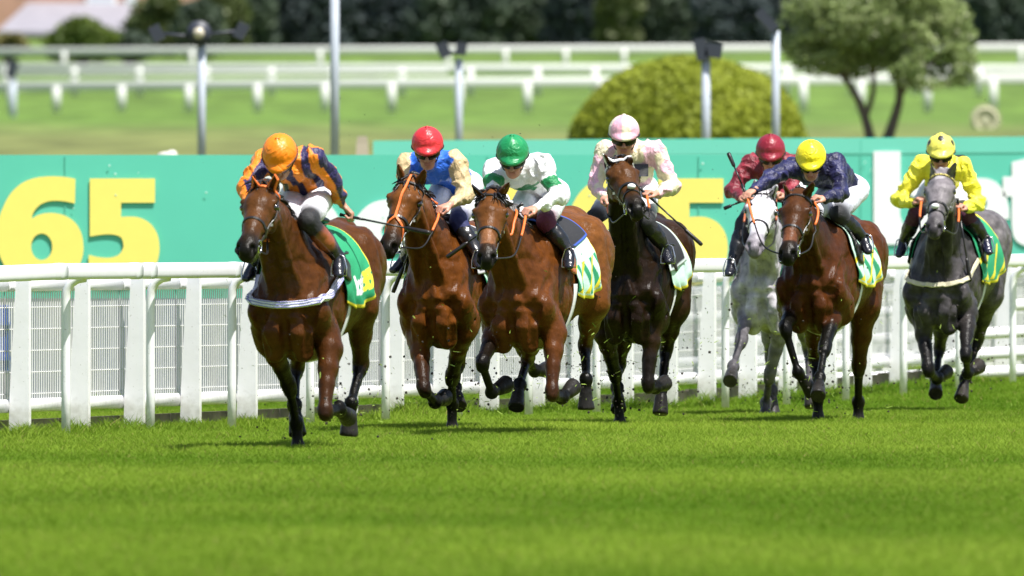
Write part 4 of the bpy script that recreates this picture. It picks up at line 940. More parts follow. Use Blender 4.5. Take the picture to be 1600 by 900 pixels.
# ------------------------------------------------------------------ trees, bushes, far rails, lamps, houses
def crown(name, parent, blobs, n, size, cols, mat, seed=1, hole=.0):
    rg = np.random.default_rng(seed); B = np.array([b[:3] for b in blobs]); R = np.array([b[3:6] for b in blobs]); vol = R.prod(1); pick = rg.choice(len(blobs), n, p=vol / vol.sum())
    d = rg.normal(size=(n, 3)); d /= np.linalg.norm(d, axis=1)[:, None]; rad = rg.random(n) ** .38
    P = B[pick] + d * R[pick] * rad[:, None]; P += .12 * R[pick].mean(1)[:, None] * np.stack([vnoise(P, 1.1, s_) for s_ in (1, 2, 3)], 1)
    if hole: k = vnoise(P, 1.4, seed, 2) > -hole; P = P[k]; n = len(P)
    s1 = size * (.5 + rg.random(n)); nn = rg.normal(size=(n, 3)); nn[:, 2] += .5; nn /= np.linalg.norm(nn, axis=1)[:, None]
    t = np.cross(nn, rg.normal(size=(n, 3))); t /= np.linalg.norm(t, axis=1)[:, None]; b = np.cross(nn, t)
    Q = np.stack([P - t * s1[:, None], P - b * s1[:, None] * .5, P + t * s1[:, None], P + b * s1[:, None] * .5], 1).reshape(-1, 3)
    k = np.arange(n)[:, None] * 4 + np.arange(4)[None, :]
    c = np.array(cols); mixv = np.clip(.5 + .6 * vnoise(P, 1.0, seed + 2, 2) + .3 * (rg.random(n) - .5), 0, 1)[:, None]
    C = c[0] * (1 - mixv) + c[1] * mixv
    if len(cols) > 2: sel = (rg.random(n) < .12)[:, None]; C = np.where(sel, c[2], C)
    return meshobj(name, Q, k, mat, parent, False, np.repeat(C, 4, 0))
LEAF = material('leaves', attr=True, rough=.6, spec=.25, trans=.3); BARK = material('bark', (.12, .095, .075), .9, var=.3, bump=.6)
def ellblob(u, v, D, rx, rz, ry=None):
    p = at(u, v, D); s_ = D / FPX; return (p[0], p[1], p[2], rx * s_, (ry or rx) * s_, rz * s_)
# clipped dome bush
D = 235; g = float(gz(D)); c = at(1076, 0, D); b = thing('bush', 'clipped yellow green dome bush behind the hoarding', 'bush', (c[0], D, g))
rx = 186 * D / FPX; rz_ = pz(86, D) - g
rg = np.random.default_rng(3); n = 26000; d = rg.normal(size=(n, 3)); d[:, 2] = np.abs(d[:, 2]); d /= np.linalg.norm(d, axis=1)[:, None]
rr_ = (.86 + .14 * rg.random(n)) * (1 + .03 * vnoise(d, 3, 1)); Pd = d * np.stack([rx * rr_, rx * .9 * rr_, rz_ * rr_], 1)
s1 = .035 + .03 * rg.random(n); nn = d + .7 * rg.normal(size=(n, 3)); nn /= np.linalg.norm(nn, axis=1)[:, None]; t = np.cross(nn, rg.normal(size=(n, 3))); t /= np.linalg.norm(t, axis=1)[:, None]; bb = np.cross(nn, t)
Q = np.stack([Pd - t * s1[:, None], Pd - bb * s1[:, None] * .6, Pd + t * s1[:, None], Pd + bb * s1[:, None] * .6], 1).reshape(-1, 3)
mixv = np.clip(.5 + .5 * vnoise(Pd, 1.3, 4, 3), 0, 1)[:, None]; Cc = V(.23, .275, .024) * (1 - mixv) + V(.31, .355, .036) * mixv
meshobj('foliage', Q, np.arange(n)[:, None] * 4 + np.arange(4)[None, :], LEAF, b, False, np.repeat(Cc, 4, 0))
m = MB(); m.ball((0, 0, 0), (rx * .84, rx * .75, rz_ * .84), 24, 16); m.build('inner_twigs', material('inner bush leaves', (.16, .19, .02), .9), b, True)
m = MB(); m.tube([(0, 0, -.1), (0, 0, rz_ * .5)], .09, 8); m.build('stem', BARK, b, True)
# spreading thorn tree
D = 240; s_ = D / FPX; g = float(gz(D)); tt = thing('thorn_tree', 'pale green spreading tree with two leaning trunks at right', 'tree', (0, 0, 0))
def A(u, v, dy=0): p = at(u, v, D); return p + V(0, dy, 0)
for j, (pp, r0) in enumerate([([(1362, 225), (1352, 185), (1338, 150), (1318, 120), (1290, 95)], .085), ([(1384, 225), (1396, 190), (1406, 150), (1402, 110), (1420, 70)], .095), ([(1352, 185), (1365, 140), (1360, 90), (1340, 40)], .05), ([(1404, 150), (1440, 110), (1470, 85)], .05), ([(1318, 120), (1340, 80), (1330, 30)], .04)]):
    m = MB(); q = spline([A(*p) for p in pp], 12); m.tube(q, [r0 * (1 - .6 * i / 11) for i in range(12)], 10); m.build('trunk' if j < 2 else 'limb', BARK, tt, True)
bl = [ellblob(*x) for x in ((1290, 70, D, 62, 52), (1262, 40, D, 45, 40), (1345, 30, D - .3, 80, 55), (1420, 50, D, 75, 50), (1480, 95, D, 48, 42), (1440, 110, D - .4, 55, 35), (1330, 100, D + .4, 55, 26), (1290, 10, D, 70, 40), (1400, -10, D, 90, 45), (1495, 70, D + .3, 35, 40), (1380, 80, D, 50, 30), (1470, 30, D, 50, 40), (1240, 62, D, 26, 20), (1512, 120, D, 18, 18))]
crown('crown', tt, bl, 42000, .045, [(.17, .24, .07), (.31, .38, .15), (.46, .49, .30)], LEAF, 5, .28)
# dark belt of trees along the top and the bushes by the houses
def bushtree(u, v, D, rx, rz, cols, label, cat='tree', n=5200, seed=0, size=.16, name='background_tree'):
    t = thing(name, label, cat, (0, 0, 0), group='trees beyond the far rails')
    g = float(gz(D)); p = at(u, v, D); k = D / FPX; rg = random.Random(seed)
    bl = [(p[0], D, p[2], rx * k * .8, rx * k * .6, rz * k * .85)]
    for i in range(9): an = rg.uniform(0, 2 * PI); q = rg.uniform(.35, .75); bl.append((p[0] + math.cos(an) * rx * k * q, D + rg.uniform(-.5, .5), p[2] + math.sin(an) * rz * k * q, rx * k * rg.uniform(.25, .42), rx * k * .35, rz * k * rg.uniform(.25, .42)))
    low = p[2] - rz * k * .75; bl.append((p[0], D, max(low, g + .3), rx * k * .9, rx * k * .5, rz * k * .35))
    crown('crown', t, bl, n, size, cols, LEAF, seed)
    m = MB(); m.tube([(p[0], D, g - .2), (p[0] + .1, D, p[2])], .16, 8); m.build('trunk', BARK, t, True)
DK = [(.050, .068, .072), (.075, .098, .094)]; DG = [(.058, .082, .064), (.10, .135, .08)]; OL = [(.05, .075, .02), (.11, .14, .04), (.25, .28, .15)]; YG = [(.07, .11, .02), (.15, .20, .035)]  # DK leaf colours are lightened and blued to paint in distance haze
for a_ in [(470, 10, 470, 95, 95, DK, 'darkest tree behind the tall grey pole'), (395, 20, 468, 50, 75, DG, 'mixed green tree where the dark tree belt begins'), (600, 5, 474, 85, 90, DK, 'near black tree above the red cap'),
           (715, 5, 470, 80, 88, DG, 'dark tree behind the thin short lamp pole'), (815, 0, 476, 75, 90, DG, 'dark tree above the green cap'), (905, 5, 472, 70, 86, DK, 'shaded tree above the left edge of the dome bush'),
           (965, 10, 466, 42, 60, OL, 'pale blossoming tree above the dome bush'), (1040, 5, 474, 80, 88, DG, 'dark tree straight above the dome bush'), (1140, 5, 470, 75, 88, DK, 'dark tree between the two right hand lamp poles'),
           (1225, 5, 476, 65, 84, DK, 'dark tree just left of the thorn tree'), (1570, 10, 470, 75, 86, DG, 'green tree at the top right corner'), (1500, 5, 478, 60, 84, DK, 'dark tree behind the right side of the thorn tree'), (1400, 0, 480, 90, 88, DK, 'dark tree wholly behind the thorn tree crown')]:
    bushtree(*a_[:6], a_[6], n=5600, seed=int(a_[0]), size=.15)
for a_ in [(130, 58, 440, 62, 36, YG, 'round yellow green bush in front of the houses'), (245, 35, 455, 60, 55, OL, 'olive bush between house and lamp'), (310, 45, 452, 50, 50, DG, 'dark green bush behind the round lamp'), (350, 20, 462, 45, 70, OL, 'olive tree beside the dark belt of trees'),
           (12, 72, 445, 40, 22, [(.16, .15, .05), (.24, .22, .08)], 'low tan bush at the far left edge'), (200, 70, 442, 50, 24, DG, 'low dark bush under the white windows')]:
    bushtree(*a_[:6], a_[6], 'bush', n=4200, seed=int(a_[0]), size=.11, name='background_bush')
# house
H = 505; k = H / FPX; hs = thing('brick_house', 'orange brick house with grey roof at the top left', 'house', (0, 0, 0)); BR = material('orange brick', (.44, .25, .17), .85, var=.12, vscale=3); RF = material('grey slate', (.25, .24, .27), .7, var=.15, vscale=2)
def hb(u0, u1, v0, v1, D, dp, mat, nm, par=hs, tp=1.0):
    a_, b_ = at(u0, v0, D), at(u1, v1, D); return MB().box(((a_[0] + b_[0]) / 2, D + dp / 2, (a_[2] + b_[2]) / 2), (abs(b_[0] - a_[0]), dp, abs(a_[2] - b_[2])), 0, tp).build(nm, mat, par)
hb(-80, 360, -120, 96, H, 6, BR, 'wall')
a_, b_ = at(20, 2, H - 3.2), at(185, 52, H - 3.2); m = MB(); y0, y1 = H - 4.5, H - .01; z0, z1 = at(0, 52, H)[2], at(0, 4, H)[2]
m.add([(a_[0] - .5, y0, z0), (b_[0] + .9, y0, z0), (b_[0] + .2, y1, z1), (a_[0] + .4, y1, z1), (a_[0] - .5, y0, z0 - .12), (b_[0] + .9, y0, z0 - .12), (b_[0] + .2, y1, z0 - .12), (a_[0] + .4, y1, z0 - .12)], [(0, 1, 2, 3), (7, 6, 5, 4), (0, 4, 5, 1), (1, 5, 6, 2), (3, 2, 6, 7), (0, 3, 7, 4)]); m.build('roof', RF, hs)
hb(25, 175, 53, 96, H - 3.8, 3.6, material('dark porch wall', (.10, .08, .08), .9), 'porch')
for (u0, u1, v0, v1) in ((135, 182, -26, 11), (196, 214, -26, 9), (236, 280, -26, 8), (30, 60, -60, -20)):
    w_ = hb(u0, u1, v0, v1, H - .12, .12, material('white frame', (.8, .8, .8), .5), 'window'); hb(u0 + 5, u1 - 5, v0 + 3, v1 - 5, H - .14, .05, material('window glass', (.55, .58, .62), .1), 'pane', w_)

# far white rails
def farrail(label, D, vtop, thick, posts, pw, vbot, u0=-40, u1=1640, v1=None):
    r = thing('far_rail', label, 'rail', (0, D, 0), group='white rails far across the course'); O = V(0, D, 0); m = MB(); v1 = vtop if v1 is None else v1; FRP = material('weathered far rail paint', (.58, .59, .55), .6)
    m.tube([at(u0, vtop, D) - O, at(u1, v1, D) - O], 1.0, 10, True, sec=(.05, thick * .85 * D / FPX / 2)); m.build('top_rail', FRP, r, True)
    for u in posts:
        a_ = at(u, lerp(vtop, v1, (u - u0) / (u1 - u0)), D) - O; b_ = at(u, vbot, D) - O; m = MB(); m.tube([a_, b_], pw * .78 * D / FPX / 2, 8); m.build('post', FRP, r, True)
farrail('nearest of the far white rails, with long posts', 380, 136, 20, [18, 88, 190, 295, 402, 508, 612, 718, 824, 940, 1045, 1150, 1255, 1345, 1449, 1552, 1650], 17, 176, v1=122)
farrail('middle of the far white rails, posts set between', 400, 106, 17, [10, 116, 218, 322, 424, 520, 628, 735, 840, 930, 1030, 1130, 1230, 1330, 1430, 1530, 1630], 15, 150, v1=108)
farrail('farthest white rail under the dark trees', 428, 81, 15, [100, 300, 500, 700, 790, 884, 975, 1100, 1250, 1400, 1596], 11, 112, v1=74)
farrail('low white rail just above the far grass', 384, 117, 8, [], 10, 150, u1=700, v1=113)

# lamp posts and floodlights
GAL = material('galvanised steel', (.40, .44, .50), .6, var=.1); DARK = material('dark lamp casing', (.030, .035, .05), .5)
def lamp(label, u, vt, D, wpx, heads, cat='lamp post'):
    g = float(gz(D)); p = at(u, vt, D); t = thing('lamp_post', label, cat, (p[0], D, g)); k = D / FPX
    m = MB(); m.tube([(0, 0, -.3), (0, 0, p[2] - g)], wpx * k / 2, 12); m.build('pole', GAL, t, True)
    for (du, dv, rx, rz, tilt, lit) in heads:
        c = V(du * k, 0, p[2] - g - dv * k); m = MB()
        if lit: m.tube([c + V(0, .1, 0), c + V(0, -.02, 0), c + V(0, -.12, 0)], [rx * k * .6, rx * k, rx * k], 20); hd = m.build('floodlight', DARK, t, True); m = MB(); m.tube([c + V(0, -.121, 0), c + V(0, -.13, 0)], rx * k * .45, 16); m.build('lens', material('lamp glass', (.5, .45, .35), .2), hd, True)
        else: m.box(c, (rx * 2 * k, .22, rz * 2 * k)); hd = m.build('floodlight', DARK, t); hd.data.transform(__import__('mathutils').Matrix.Translation(c) @ __import__('mathutils').Matrix.Rotation(tilt, 4, 'Y') @ __import__('mathutils').Matrix.Translation(-Vector(c)))
        if abs(du) > 20: m = MB(); m.tube([c, (0, 0, c[2] - .05)], .02, 6); m.build('arm', DARK, t, True)
lamp('lamp post with a round floodlight between two small floodlights', 315, 66, 170, 13, [(-4, -14, 20, 20, 0, 1), (-70, -14, 9, 13, -.5, 0), (62, -18, 9, 13, .5, 0)])
lamp('tall grey pole rising out of the picture', 523, -60, 165, 14, [(0, -4, 12, 8, .2, 0)], 'pole')
lamp('short faint grey lamp post in line with the green cap', 717, 92, 185, 12, [(-24, -14, 9, 12, -.4, 0), (4, -16, 8, 10, .2, 0)])
lamp('lamp post with a wide dark head before the dome bush', 1103, 92, 168, 14, [(-8, -15, 9, 17, -.2, 0), (12, -13, 13, 11, .15, 0)])
lamp('lamp post with tilted floodlight at the right of the dome bush', 1212, 48, 165, 13, [(-14, -16, 8, 20, -.75, 0)])
lamp('small floodlight on a short white post at the left edge', 20, 122, 360, 11, [(-1, -14, 8, 14, .25, 0)])
D = 300; p = at(1540, 187, D); t = thing('round_sign', 'pale round disc sign on a post at the right', 'sign', (p[0], D, 0)); k = D / FPX  # flat pale disc on a post, with a cream ring and hub
m = MB(); m.tube([(0, -.02, p[2]), (0, .02, p[2])], 24 * k, 28); m.build('disc', material('pale disc', (.34, .33, .20), .7), t)
m = MB(); q = [(17 * k * math.cos(x), -.035, p[2] + 17 * k * math.sin(x)) for x in np.linspace(0, 2 * PI, 33)]; m.tube(q, 3 * k, 6, False); m.build('ring', material('cream ring', (.55, .53, .36), .7), t)
m = MB(); m.tube([(0, -.02, p[2]), (0, -.045, p[2])], 6 * k, 16); m.build('hub', material('cream ring'), t)
m = MB(); m.tube([(.0, .03, float(gz(D))), (.0, .03, p[2])], .03, 8); m.build('post', PLASTIC, t)
p = at(262, 243, 140); tag(MB().ball(p, (.10, .08, .04), 14, 8).ball(p + V(.04, 0, .02), (.05, .04, .035), 10, 6).build('pale_stone', material('pale stone', (.5, .48, .42), .8), None, True), 'pale rounded stone peeping over the left hoarding', 'stone')
# ------------------------------------------------------------------ riders
SK = (.52, .25, .17)
def build_hand(S, W, D, up, side, c, spread=.0):
    """fist: palm, four curled unequal fingers, thumb; W wrist, D forearm direction, up = knuckle side"""
    D = unit(D); up = unit(up - D * (up @ D)); sd_ = np.cross(D, up) * side
    S.cap(W, W + D * .03, (.026, .019), (.030, .017), .012, sd_, c=c)
    S.cap(W + D * .035, W + D * .075, (.036, .016), (.039, .015), .010, sd_, c=c)
    for i, (l, o) in enumerate(((.040, -.029), (.046, -.010), (.043, .0095), (.034, .028))):
        k = W + D * (.083 - .004 * abs(i - 1)) + sd_ * o + up * .004; m1 = k + D * l * .62 - up * l * .70; m2 = m1 - D * .014 - up * .016 ; t_ = m2 - D * .024 + up * .002
        S.cap(k, m1, .0098, .0092, .003, c=c); S.cap(m1, m2, .0092, .0088, .004, c=c); S.cap(m2, t_, .0088, .0078, .004, c=c)
    b = W + D * .028 - sd_ * .030 - up * .008; t1 = b + D * .030 - sd_ * .014 - up * .014; t2 = t1 + D * .024 + sd_ * .010 - up * .012
    S.cap(b, t1, .0135, .011, .008, c=c); S.cap(t1, t2, .011, .0088, .004, c=c)
    return W + D * .085 - up * .020, sd_

def build_jockey(h, j):
    fr = h['fr']; hroot = h['root']; O = fr.O
    root = thing('person', j['label'], 'person', O, fr.rz, 'riders on the galloping horses'); h['jroot'] = root
    px = fr.px; reach = fr.reach
    Pv = px(*j['pelvis'], -.46); Hc = px(*j['head'], j.get('hx', .24))
    sh = [px(*j['R'][0], .02), px(*j['L'][0], .02)]; Sm = (sh[0] + sh[1]) / 2; sw = unit(sh[1] - sh[0])
    arms = []
    for s_, nm in ((0, 'R'), (1, 'L')):
        q = j[nm]; E = reach(sh[s_], *q[1][:2], .27, q[1][2]); W = reach(E, *q[2][:2], .235, q[2][2]); Hd = reach(W, *q[3][:2], .085, q[3][2]); arms.append((sh[s_], E, W, Hd))
    legs = []
    for sy, nm in ((-1, 'RL'), (1, 'LL')):
        q = j[nm]; Hp = Pv + V(0, sy * .085, -.02)
        def clear(u, v, x0, x1, c):      # the nearest place on this sight line where the limb clears the horse's flank
            for xf in np.arange(x0, x1, .02):
                p = px(u, v, xf)
                if h['S'].sample(p)[0] >= c and (p[1] - h['tr'](xf)[1]) * sy > 0.02: return p
            return px(u, v, x1)
        Kn = clear(*q[0][:2], -.02, .30, .070); An = clear(*q[1][:2], -.22, .26, .072); To = clear(*q[2][:2], An[0] + .02, An[0] + .16, .06)
        if np.linalg.norm(To - An) < .13: To = An + unit(To - An + V(.06, 0, -.01)) * .14
        legs.append((Hp, Kn, An, To))
    allp = [Pv, Hc, Sm] + [p for a in arms for p in a] + [p for l in legs for p in l]; lo = np.min(allp, 0) - .22; hi = np.max(allp, 0) + .25
    hy, hpit = [math.radians(x) for x in j['look']]; f = V(math.cos(hpit) * math.cos(hy), math.cos(hpit) * math.sin(hy), -math.sin(hpit)); sd_ = unit(np.cross(V(0, 0, 1), f)); up = np.cross(f, sd_)
    def hd(a, b, c): return Hc + f * a + sd_ * b + up * c
    mid = Pv * .5 + Sm * .5 + V(0, 0, .03)
    # body: one continuous figure
    S = Solid(lo, hi, .0075); g_ = [j.get('gloveR', SK), j.get('gloveL', SK)]
    S.cap(Pv, mid, (.11, .09), (.105, .08), .03, sw, c=SK); S.cap(mid, Sm - V(0, 0, .03), (.105, .08), (.13, .085), .03, sw, c=SK)
    S.cap(Sm, hd(-.03, 0, -.10), .052, .048, .02, c=SK)
    for s_, (a, b, c, d) in enumerate(arms):
        S.cap(a, b, .042, .034, .02, c=SK); S.cap(b, c, .035, .023, .02, c=SK)
        side = 1 if s_ == 1 else -1
        arms[s_] = (a, b, c, d, *build_hand(S, c, d - c, V(.25, .0, 1.0) if not j[('R', 'L')[s_]][3][3:] else V(*j[('R', 'L')[s_]][3][3]), side, g_[s_]))
    for (a, b, c, d) in legs: S.cap(a, b, .07, .048, .02, c=SK); S.cap(b, c, .040, .022, .02, c=SK); S.cap(c, c * .5 + d * .5 - V(0, 0, .012), .020, .016, .01, c=SK)
    sk = V(*SK)
    S.cap(hd(-.015, 0, .03), hd(-.01, 0, .045), (.076, .094), (.072, .09), .02, sd_, c=SK)                   # skull
    S.cap(hd(.035, 0, -.03), hd(.045, 0, -.088), (.058, .050), (.030, .028), .02, sd_, c=SK)                   # face to chin
    S.cap(hd(.0, 0, -.045), hd(.02, 0, -.08), (.060, .055), (.048, .042), .02, sd_, c=SK)
    S.cap(hd(.088, 0, .006), hd(.108, 0, -.028), .009, .013, .008, c=sk * .95); S.ball(hd(.092, .011, -.034), .009, .006, c=sk * .9); S.ball(hd(.092, -.011, -.034), .009, .006, c=sk * .9)
    S.cap(hd(.084, -.020, -.058), hd(.084, .020, -.058), .0065, .0065, .006, c=(.40, .13, .10)); S.cap(hd(.082, -.017, -.069), hd(.082, .017, -.069), .0075, .0075, .006, c=(.42, .15, .12))
    S.cap(hd(.100, -.022, -.0635), hd(.100, .022, -.0635), .004, .004, .004, cut=True, c=(.12, .03, .03), tagn='paint')
    for sl in (-1, 1):
        S.ball(hd(.066, sl * .034, -.030), .018, .015, c=sk * V(1.05, .85, .8)); S.ball(hd(.068, sl * .030, .012), .017, .01, c=sk)
        S.cap(hd(-.01, sl * .077, -.030), hd(.0, sl * .079, .006), (.007, .012), (.009, .016), .006, sd_, c=sk * .9)
        S.ball(hd(.094, sl * .030, .010), .010, .005, cut=True, c=(.10, .06, .05), tagn='paint')
    def skp(P, C, tags, bi, bt): return C * (1 + .10 * vnoise(P, 40, 3))[:, None]
    S.build('body', SKIN, root, paint=skp)
    for sl in (-1, 1): MB().ball(hd(.076, sl * .030, .010), .0115, 12, 8).build('eye', EYE, root, True)
    MB().tube([hd(.085, -.043, .024), hd(.092, -.03, .030), hd(.090, -.015, .027)], .004, 6).tube([hd(.085, .043, .024), hd(.092, .03, .030), hd(.090, .015, .027)], .004, 6).build('eyebrows', HAIR, root, True)
    m = Solid(Hc - .16, Hc + .16, .009); m.cap(hd(-.05, 0, -.01), hd(-.045, 0, -.045), (.074, .058), (.058, .040), .02, sd_); p_, q_, _ = m.mesh(); meshobj('hair', p_, q_, material('brown hair', (.05, .03, .018), .7), root, True)
    # silks
    J = Solid(lo, hi, .0075); K = V(*j['silk']); fat = j.get('fat', 1.0)
    J.cap(Pv + V(.03, 0, -.03), mid, (.132, .118), (.135 * fat, .110), .03, sw, c=K, tagn='torso'); J.cap(mid, Sm - V(0, 0, .045), (.135 * fat, .110), (.150 * fat, .112), .03, sw, c=K, tagn='torso')
    J.cap(sh[0] - V(0, 0, .03), sh[1] - V(0, 0, .03), .070, .070, .04, c=K, tagn='torso'); J.cap(Sm - V(0, 0, .01), hd(-.05, 0, -.115), .064, .054, .02, c=K, tagn='torso')
    for s_, ar in enumerate(arms):
        a, b, c = ar[:3]; t_ = ('armR', 'armL')[s_]; sl = V(*j.get('sleeve', j['silk'])); e2 = b * .35 + c * .65
        J.cap(a - V(0, 0, .01), a * .45 + b * .55, .064, .058, .04, c=sl, tagn=t_); J.cap(a * .45 + b * .55, b, .057, .052, .02, c=sl, tagn=t_ + 'u'); J.ball(b, .053, .02, c=sl, tagn=t_ + 'f')
        J.cap(b, e2, .051, .042, .02, c=sl, tagn=t_ + 'f'); J.cap(e2, c * .97 + b * .03, .042, .031, .015, c=sl, tagn=t_ + 'f')
        J.cap(c * .965 + b * .035, c * 1.0, .030, .029, .004, c=j.get('cuff', j.get('sleeve', j['silk'])), tagn='cuff')
    pat = j.get('pat'); ctx = dict(sh=sh, Sm=Sm, Pv=Pv, sw=sw, arms=arms, mid=mid, K=K)
    def paint(P, C, tags, bi, bt):
        tg = np.array([tags[i] for i in range(len(tags))])[bi]
        if pat: C = pat(P, C, tg, bt, ctx)
        return C
    def fold(P):      # creases: sharp ridges running across the pull of the cloth
        ax = unit(Pv - Sm); q = P - Sm; q2 = np.stack([q @ ax * .45, q @ sw * 1.3, q @ np.cross(ax, sw)], 1)
        w1 = q2 + .03 * np.stack([vnoise(P, 9, 1), vnoise(P, 9, 2), vnoise(P, 9, 3)], 1)
        r1 = 1 - np.abs(vnoise(w1, 13, h['D'], 1)) * 2.6; r2 = 1 - np.abs(vnoise(w1[:, [1, 0, 2]], 24, 3, 1)) * 2.4
        return .0135 * np.clip(r1, -.3, 1) - .005 + .0025 * np.clip(r2, -.3, 1)
    J.build('silks', SATIN, root, paint=paint, disp=fold)
    # breeches and boots
    B = Solid(lo, hi, .009); bc = V(*j.get('breech', (.74, .74, .77)))
    B.cap(Pv + V(-.03, 0, -.01), Pv + (mid - Pv) * .30, (.132, .116), (.115, .10), .03, sw, c=bc)
    low1 = V(*j.get('knee', bc)); band = j.get('band')
    for (a, b, c, d) in legs:
        bts = Solid(np.min([b, c, d], 0) - .12, np.max([b, c, d], 0) + .12, .008)
        B.cap(a, a * .4 + b * .6, .092, .074, .03, c=bc); kk = a * .22 + b * .78; B.cap(a * .4 + b * .6, kk, .074, .064, .02, c=bc); B.cap(kk, b, .064, .057, .02, c=low1); B.cap(b, b * .68 + c * .32, .060, .053, .015, c=low1)
        bts.cap(b * .74 + c * .26, b * .64 + c * .36, .054, .055, .015, c=(.013, .013, .014)); bts.cap(b * .62 + c * .38, b * .42 + c * .58, .055, .054, .015, c=band or (.013, .013, .014), w=.006); bts.cap(b * .45 + c * .55, c, .054, .036, .015, c=(.013, .013, .014)); bts.cap(c, d * .55 + c * .45 - V(0, 0, .012), .037, .036, .015, c=j.get('foot', (.012, .013, .02))); bts.cap(c * .4 + d * .6 - V(0, 0, .012), d, (.036, .028), (.031, .022), .012, V(0, 1, 0), c=j.get('foot', (.012, .013, .02)))
        bts.cap(c + V(-.035, 0, -.035), c + V(-.03, 0, -.015), .026, .028, .012, c=(.012, .012, .013)); bts.cap(c + (b - c) * .18, c + (b - c) * .05, .030, .030, .02, c=(.02, .02, .02))
        bts.build('boot', BOOT, root, disp=lambda P: .0028 * vnoise(P, 24, 1, 2))
    fb = lambda P: .005 * vnoise(P * V(1, 1, .6), 16, h['D'], 2)
    B.build('breeches', CLOTH, root, disp=fb)
    # helmet with silk cover, peak and goggles
    nA, nB = 72, 26; vv = []; cc = []; R3 = V(.106, .126, .112); cen = hd(-.010, 0, .052)
    for i in range(nB + 1):
        ph = math.radians(102) * i / nB
        for k in range(nA):
            az = 2 * PI * k / nA; fx = math.cos(az); ly = math.sin(az)
            fs = az * 9 + 1.0 * math.sin(az * 2 + h['D']) + .4 * math.sin(ph * 2 + az * 2); fold_ = 1 + (.021 * (1 - abs(math.sin(fs)) * 2 * .8) * math.sin(min(ph * 1.1, PI / 2)) * (1 - .75 * (i / nB) ** 2)) + .003 * math.sin(az * 23 + math.sin(i * .5))
            rx = R3[1] * fold_; ry = R3[0] * fold_; rz = R3[2]
            p = V(math.sin(ph) * fx * rx, math.sin(ph) * ly * ry, math.cos(ph) * rz)
            fr_ = max(0, fx) ** 2.2; e = smooth(np.array((i / nB - .82) / .18)).item()
            if fx > 0: p[0] += .050 * fr_ * e; p[2] -= .010 * fr_ * e - .012 * fr_
            if i == nB: p[0] *= .97; p[1] *= .97; p[2] -= .006
            vv.append(cen + f * p[0] + sd_ * p[1] + up * p[2]); cc.append(j['cap'](az, ph, p) if callable(j['cap']) else j['cap'])
    ff = [(i * nA + k, (i + 1) * nA + k, (i + 1) * nA + (k + 1) % nA, i * nA + (k + 1) % nA) for i in range(nB) for k in range(nA)]
    he = meshobj('helmet', vv, ff, CAPSILK, root, True, np.array(cc)); he.modifiers.new('t', 'SOLIDIFY').thickness = .006
    m = MB(); m.ball(cen + up * (R3[2] + .004), (.016, .016, .008), 12, 8); mo = m.build('button', None, he, True); cbt = material('cap button ' + j['key'], tuple(np.array(cc[0]) * .9), .5); mo.data.materials.append(cbt)
    m = MB(); m.tube([cen + f * math.cos(a) * (R3[1] * .985 + .001) + sd_ * math.sin(a) * (R3[0] * .985 + .001) + up * (-.022) for a in np.linspace(.9, 2 * PI - .9, 24)], .006, 6); m.build('helmet_rim', LEATHER, he, True)
    if j.get('capband'): m = MB(); m.tube([cen + f * math.cos(a) * (R3[1] * 1.03 + (.018 * max(0, math.cos(a)))) + sd_ * math.sin(a) * R3[0] * 1.03 + up * (-.006) for a in np.linspace(0, 2 * PI, 40)], .004, 5, False); m.build('cap_elastic', material('cap elastic', j['capband'], .6), he, True)
    if j.get('goggles', True):
        vv = []; nu, nv = 28, 8; nose = lambda a: math.exp(-(a / .16) ** 2) * .016
        for i in range(nv):
            for k in range(nu):
                a = lerp(-1.15, 1.15, k / (nu - 1)); t = i / (nv - 1); z = lerp(-.030 + nose(a) + .010 * abs(a), .030, t); r = 1.04 + .06 * math.sin(PI * t)
                vv.append(hd(-.012 + math.cos(a) * .106 * r, math.sin(a) * .086 * r, z))
        ff = [(i * nu + k, i * nu + k + 1, (i + 1) * nu + k + 1, (i + 1) * nu + k) for i in range(nv - 1) for k in range(nu - 1)]
        g = meshobj('goggles', vv, ff, GOGG, root, True); g.modifiers.new('t', 'SOLIDIFY').thickness = .006
        m = MB(); m.tube([hd(-.012 + math.cos(a) * .108, math.sin(a) * .088, .031) for a in np.linspace(-1.2, 1.2, 20)], .005, 5); m.build('goggle_frame', LEATHER, g, True)
    m = MB(); m.tube([hd(-.01, -.083, .0), hd(.02, -.062, -.06), hd(.035, 0, -.113), hd(.02, .062, -.06), hd(-.01, .083, .0)], .0045, 6); m.build('chin_strap', LEATHER, root, True)
    # a badge or cloth patch on the chest
    if j.get('patch'):
        pc, c_, w_, h_ = j['patch']; p0 = px(*pc, .3); N_ = 14; ex = fr.vloc(V(1, 0, 0)); G = []
        for i in range(N_):
            for k in range(N_): G.append(p0 + ex * (k / (N_ - 1) - .5) * w_ + V(0, 0, (i / (N_ - 1) - .5) * h_))
        dv = unit(fr.vloc(ray(*pc))); Q = J.march(np.array(G), np.tile(dv, (len(G), 1)), .014)
        cl = np.tile(V(*c_), (len(Q), 1)); meshobj('chest_patch', Q, np.array([(i * N_ + k, i * N_ + k + 1, (i + 1) * N_ + k + 1, (i + 1) * N_ + k) for i in range(N_ - 1) for k in range(N_ - 1)]), SATIN, root, True, cl)
    # reins run from the bit to the hands; irons under the boots: tack, so they belong to the horse
    P, a, s_, n_ = h['head']; tr = h['tr']; S_h = h['S']
